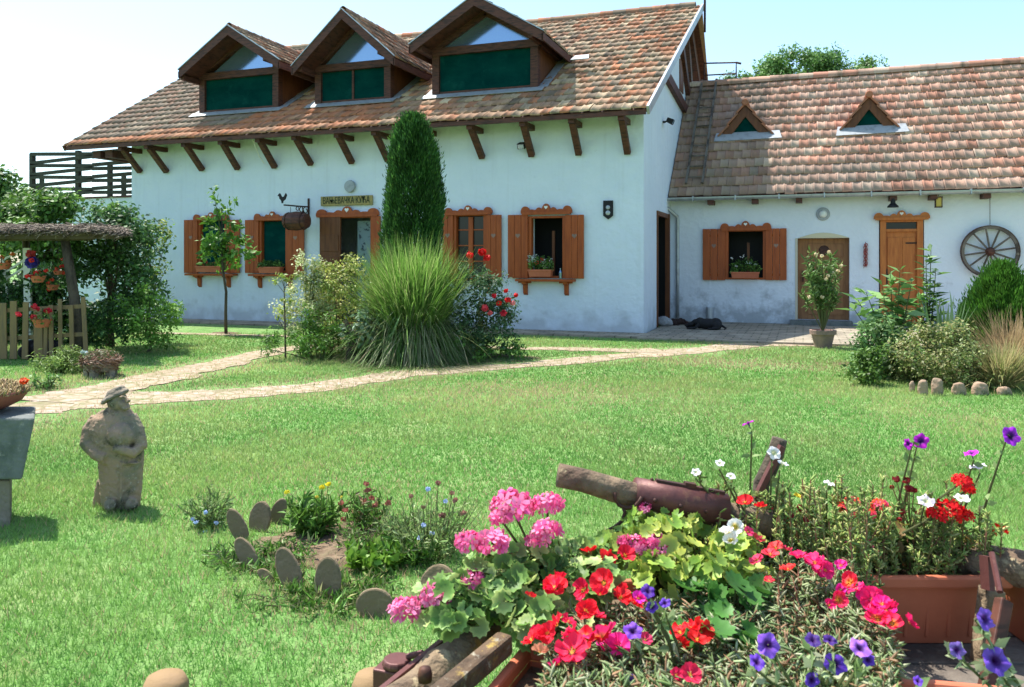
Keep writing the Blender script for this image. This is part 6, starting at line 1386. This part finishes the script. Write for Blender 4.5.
PG = [(.24,.34,.14),(.34,.43,.21),(.46,.49,.30),(.18,.27,.09)]
st = []
for _ in range(520):
    px = random.uniform(545, 900); lim = 600 if px < 620 else (585 if px < 690 else (558 if px < 850 else 575 + max(0,(px-850))*1.2)); py = random.uniform(lim, 700); d = 1.95-(py-580)/120*.55+random.uniform(-.05,.05)
    e_ = D(px,py,d); r_ = np.dot(e_,RR); bz = cx(min(max(r_*.92+.03,.02),.95)+random.uniform(-.04,.04), min(max(d+.05,1.55),1.8), zp-.02); st.append((e_, bz))
pf = portulaca('broad mat of grey green fleshy stems with red and magenta flowers at the front', st, lambda u: cx(.45,1.65,zp), .027, PG+[(.36,.22,.12)], 46, sh=1.25)
FL = [(605,560,.040,(.85,.02,.03)),(604,583,.042,(.85,.02,.04)),(555,588,.040,(.85,.02,.04)),(620,598,.038,(.85,.02,.03)),(588,612,.034,(.85,.02,.04)),(557,625,.034,(.85,.03,.06)),(548,633,.030,(.82,.02,.05)),(532,640,.030,(.85,.02,.04)),(601,638,.050,(.88,.04,.20)),(572,652,.042,(.88,.03,.10)),(585,640,.034,(.85,.02,.05)),(700,632,.036,(.85,.02,.02)),(697,640,.03,(.80,.02,.02)),
 (770,555,.030,(.88,.06,.10)),(776,548,.028,(.88,.08,.08)),(788,570,.026,(.86,.05,.05)),(815,563,.036,(.88,.03,.18)),(825,570,.03,(.88,.03,.2)),(850,583,.028,(.85,.03,.06)),(872,600,.040,(.88,.02,.16)),(884,608,.036,(.85,.02,.12)),(878,620,.034,(.88,.03,.14)),(857,590,.03,(.86,.03,.2)),(892,624,.03,(.85,.02,.08)),(745,503,.030,(.85,.02,.03)),(758,540,.026,(.88,.08,.10)),(640,600,.026,(.88,.05,.3)),(530,596,.02,(.8,.02,.04)),(838,600,.026,(.85,.02,.1)),(690,675,.028,(.75,.02,.08)),(645,640,.02,(.7,.05,.15)),(540,652,.024,(.8,.3,.2))]
for px, py, r, c in FL:
    d = 1.90-(py-580)/120*.5; d = min(d, 2.1)-.06; portulaca_flower(D(px,py,d), r*.74, c, pf, heart=(.85,.30,.03) if random.random() < .35 else c, center=(.9,.65,.08))
    if r > .025:
        for _ in range(2 if r > .031 else 1):
            portulaca_flower(D(px+random.uniform(-22,22),py+random.uniform(-9,12),d+random.uniform(-.02,.04)), r*random.uniform(.48,.68), tuple(np.clip(np.array(c)*[1,.8,random.uniform(.8,2.2)],0,1)), pf, heart=c, center=(.9,.6,.08))
for px, py, d in ((735,527,1.98),(731,541,1.96),(727,533,1.97)): portulaca_flower(D(px,py,d), .020, (.88,.88,.85), pf)
# right planter portulaca (upright bean like leaves)
st = []
for _ in range(230):
    r_ = random.uniform(.62, 1.34); d = random.uniform(2.22,2.40); z = ZD+.2+random.uniform(.02,.20)*(.75+.5*random.random()); st.append((cx(r_+random.gauss(0,.02), d+random.gauss(0,.02)-.02, z), cx(r_, d, ZD+.15)))
for _ in range(210):
    r_ = random.uniform(.46,.95); d = random.uniform(2.05,2.3); st.append((cx(r_, d, ZD+.2+random.uniform(.03,.26)), cx(max(r_,.5), d, ZD+.1)))
pg = portulaca('dense upright yellow green portulaca in the right box planter', st, lambda u: cx(1.0,2.3,ZD+.2), .022, [(.36,.45,.12),(.28,.40,.10),(.50,.50,.20),(.20,.32,.08)], 46, upb=1.3, sh=1.7)
for px, py, r, c in ((862,541,.020,(.86,.08,.30)),(848,545,.016,(.86,.08,.35)),(868,545,.016,(.85,.1,.35)),(798,497,.014,(.85,.65,.05)),(1000,530,.022,(.75,.02,.02)),(992,532,.016,(.7,.02,.02))): portulaca_flower(D(px,py,2.25), r, c, pg)
for px, py in ((790,515),(800,508),(785,520),(770,508),(805,520)): blossom(D(px,py,2.2), .018, (.30,.03,.03), pg, n=12)
# red / coral geraniums in the right planter
geranium('red flowered geranium with rusty leaves in the right box planter', cx(1.0,2.3,ZD+.17), [(*D(px,py,2.3),.05,.04,.045) for px,py in ((905,545),(885,550),(925,550),(895,530),(955,545))], .022, 12, [(.26,.16,.05),(.30,.26,.07),(.14,.20,.05)], [(948,511,.038,2.24),(938,514,.028,2.22),(966,516,.022,2.22),(962,482,.026,2.28),(968,490,.018,2.26)], (1.2,1.2,1.2), (.80,.015,.015), (.72,.01,.02))
geranium('coral and pink flowered geranium left of the red one', cx(.9,2.3,ZD+.17), [(*D(px,py,2.32),.04,.04,.04) for px,py in ((860,530),(875,540))], .020, 10, [(.24,.26,.07),(.14,.22,.05)], [(850,504,.026,2.28),(858,512,.024,2.26),(880,506,.022,2.26),(868,514,.02,2.25),(845,510,.02,2.27)], (1.2,1.2,1.2), (.86,.10,.22), (.84,.14,.05))
t = thing('seed_head_plant', 'dark red dried flower heads on stalks behind the coral geranium', 'plant', cx(.98,2.34,ZD+.17)); mb = MB()
for px, py, r in ((896,479,.018),(906,480,.018),(909,488,.02),(914,490,.016),(892,487,.012),(902,512,.014),(918,513,.014),(899,519,.012)):
    q = D(px,py,2.3); mb.tube([cx(.98,2.34,ZD+.17), D(910,530,2.32), q], [.003,.0025,.0015], 5); blossom(q, r, (.30,.025,.03), t, n=16)
mb.build('stems', M['stem_red'], t)
# petunias
def petunia_plant(label, base, fl, hd, throat=(.05,.01,.12), leafy=None, palette=None, stemfrom=None):
    t = thing('petunia', label, 'plant', base); mb = MB(); P = []; base = np.array(base)
    for (px, py, r, c, nrm) in fl:
        r *= .78 if r > .018 else 1; q = D(px, py, hd); petunia(q, r, c, t, nrm, (.55,.58,.35) if min(c) > .6 else throat); m_ = base*.5+q*.5+np.array((0,0,.03)); tail = q-(np.array(nrm) if nrm is not None else -FF*.5)*0.02; mb.tube([base, m_, tail], [.004,.0035,.002], 6)
        for j in range(leafy or 8): u = random.random(); P.append(m_+(tail-m_)*u if u > .3 else base+(m_-base)*random.random())
    mb.build('stems', M['stem'], t); P = np.array(P); n = len(P); Yd = rng.normal(0,1,(n,3))+(0,0,.3); Yd /= np.linalg.norm(Yd,axis=1,keepdims=True); Zn = rng.normal(0,1,(n,3)); Zn -= Yd*np.sum(Zn*Yd,1,keepdims=True); Zn /= np.linalg.norm(Zn,axis=1,keepdims=True)
    arr_obj('leaves', inst(LEAF_V, LEAF_F, P, np.stack([np.cross(Yd,Zn),Yd,Zn],2), rng.uniform(.018,.036,n), pal(palette or [(.16,.26,.08),(.24,.33,.12)], n, .15)), M['leaf'], t); return t
UPF = -FF*.5+np.array((0,0,.9)); TOF = -FF*.9+np.array((0,0,.4))
MGT = (.55,.02,.55); WH = (.85,.82,.85)
petunia_plant('magenta petunia on a tall stalk left of centre in the right planter', cx(1.12,2.36,ZD+.17), [(921,441,.030,MGT,TOF),(908,444,.020,MGT,-RR*.8-FF*.3)], 2.28, leafy=9)
petunia_plant('violet petunia highest at the right edge', cx(1.36,2.38,ZD+.17), [(1011,436,.034,(.38,.03,.62),TOF)], 2.24, leafy=16)
petunia_plant('magenta and white petunias on a leaning stalk between the tall ones', cx(1.30,2.36,ZD+.17), [(971,453,.026,MGT,-RR*.4+np.array((0,0,1))),(978,466,.028,WH,np.array((0,0,1.))-RR*.3)], 2.26, leafy=8)
petunia_plant('white petunias just above the red geranium', cx(1.15,2.3,ZD+.17), [(962,498,.026,WH,np.array((0,0,1.))-FF*.3),(926,501,.030,(.82,.72,.82),UPF)], 2.22, leafy=8)
petunia_plant('white bud petunia standing alone above the right planter', cx(.9,2.3,ZD+.17), [(829,483,.018,WH,np.array((.3,0,1.)))], 2.2, leafy=6)
petunia_plant('magenta petunia tilted away beside the wooden stake', cx(.66,2.2,ZD+.17), [(748,423,.022,MGT,np.array((-.5,.2,1.)))], 2.15, leafy=10)
petunia_plant('white petunias beside the top of the wooden stake', cx(.70,2.2,ZD+.17), [(783,463,.020,WH,np.array((.4,0,1.))),(774,453,.018,WH,TOF),(720,463,.012,WH,UPF),(696,472,.014,WH,UPF),(731,476,.012,WH,UPF)], 2.1, leafy=7)
PP = (.14,.05,.50)
petunia_plant('violet petunias in the middle of the front flower mass', cx(.35,1.6,ZD+.17), [(633,631,.018,(.24,.08,.62),UPF),(648,591,.016,(.08,.02,.30),UPF),(652,607,.012,PP,TOF),(665,603,.012,PP,UPF),(628,683,.03,(.30,.16,.65),TOF),(655,686,.026,(.30,.16,.60),UPF)], 1.55, leafy=10, palette=PG)
petunia_plant('deep violet petunias with velvety throats at the bottom of the flower mass', cx(.55,1.45,ZD+.17), [(768,645,.026,(.26,.10,.66),TOF-RR*.3),(757,662,.020,PP,UPF),(835,664,.026,PP,TOF),(860,648,.024,(.42,.16,.72),UPF),(813,640,.014,(.07,.03,.22),UPF),(830,640,.012,(.08,.03,.25),UPF),(868,660,.012,PP,TOF),(812,680,.014,PP,TOF),(918,681,.010,PP,UPF)], 1.42, leafy=14, palette=PG)
petunia_plant('grey green stalks with violet petunias at the lower right', cx(.98,1.45,ZD+.12), [(985,619,.024,(.22,.10,.60),TOF+RR*.4),(996,661,.030,(.18,.08,.55),TOF),(957,650,.014,(.24,.14,.5),TOF)], 1.42, leafy=26, palette=[(.34,.40,.22),(.26,.34,.16)])
# little log ends at the bottom edge
for i, (px, py, r, lb) in enumerate(((165,694,.055,'round pale log top at the bottom left edge of the picture'), (372,692,.05,'second pale log top just left of the cart beam'))):
    d = 1.95; p = D(px, 260, d)*[1,1,0]; zt = H-(py-17-260)*d/800; mb = MB(); mb.tube([p, p+(0,0,zt*.5), p+(0,0,zt-.02), p+(0,0,zt)], [r*1.05,r*1.0,r*.97,r*.80], 18, jit=.03)
    tag(mb.build('log_post', mat('log_end%d' % i, (.26,.17,.09), .9, noise=[(12,(.26,.17,.08),.45,.65,U1)], bump=(30,.5,.01)), loc=p, smooth=True), lb, 'log')

# ---------------------------------------------------------------- tidy helper data
for o in bpy.data.objects:
    if '_w' in o: del o['_w']
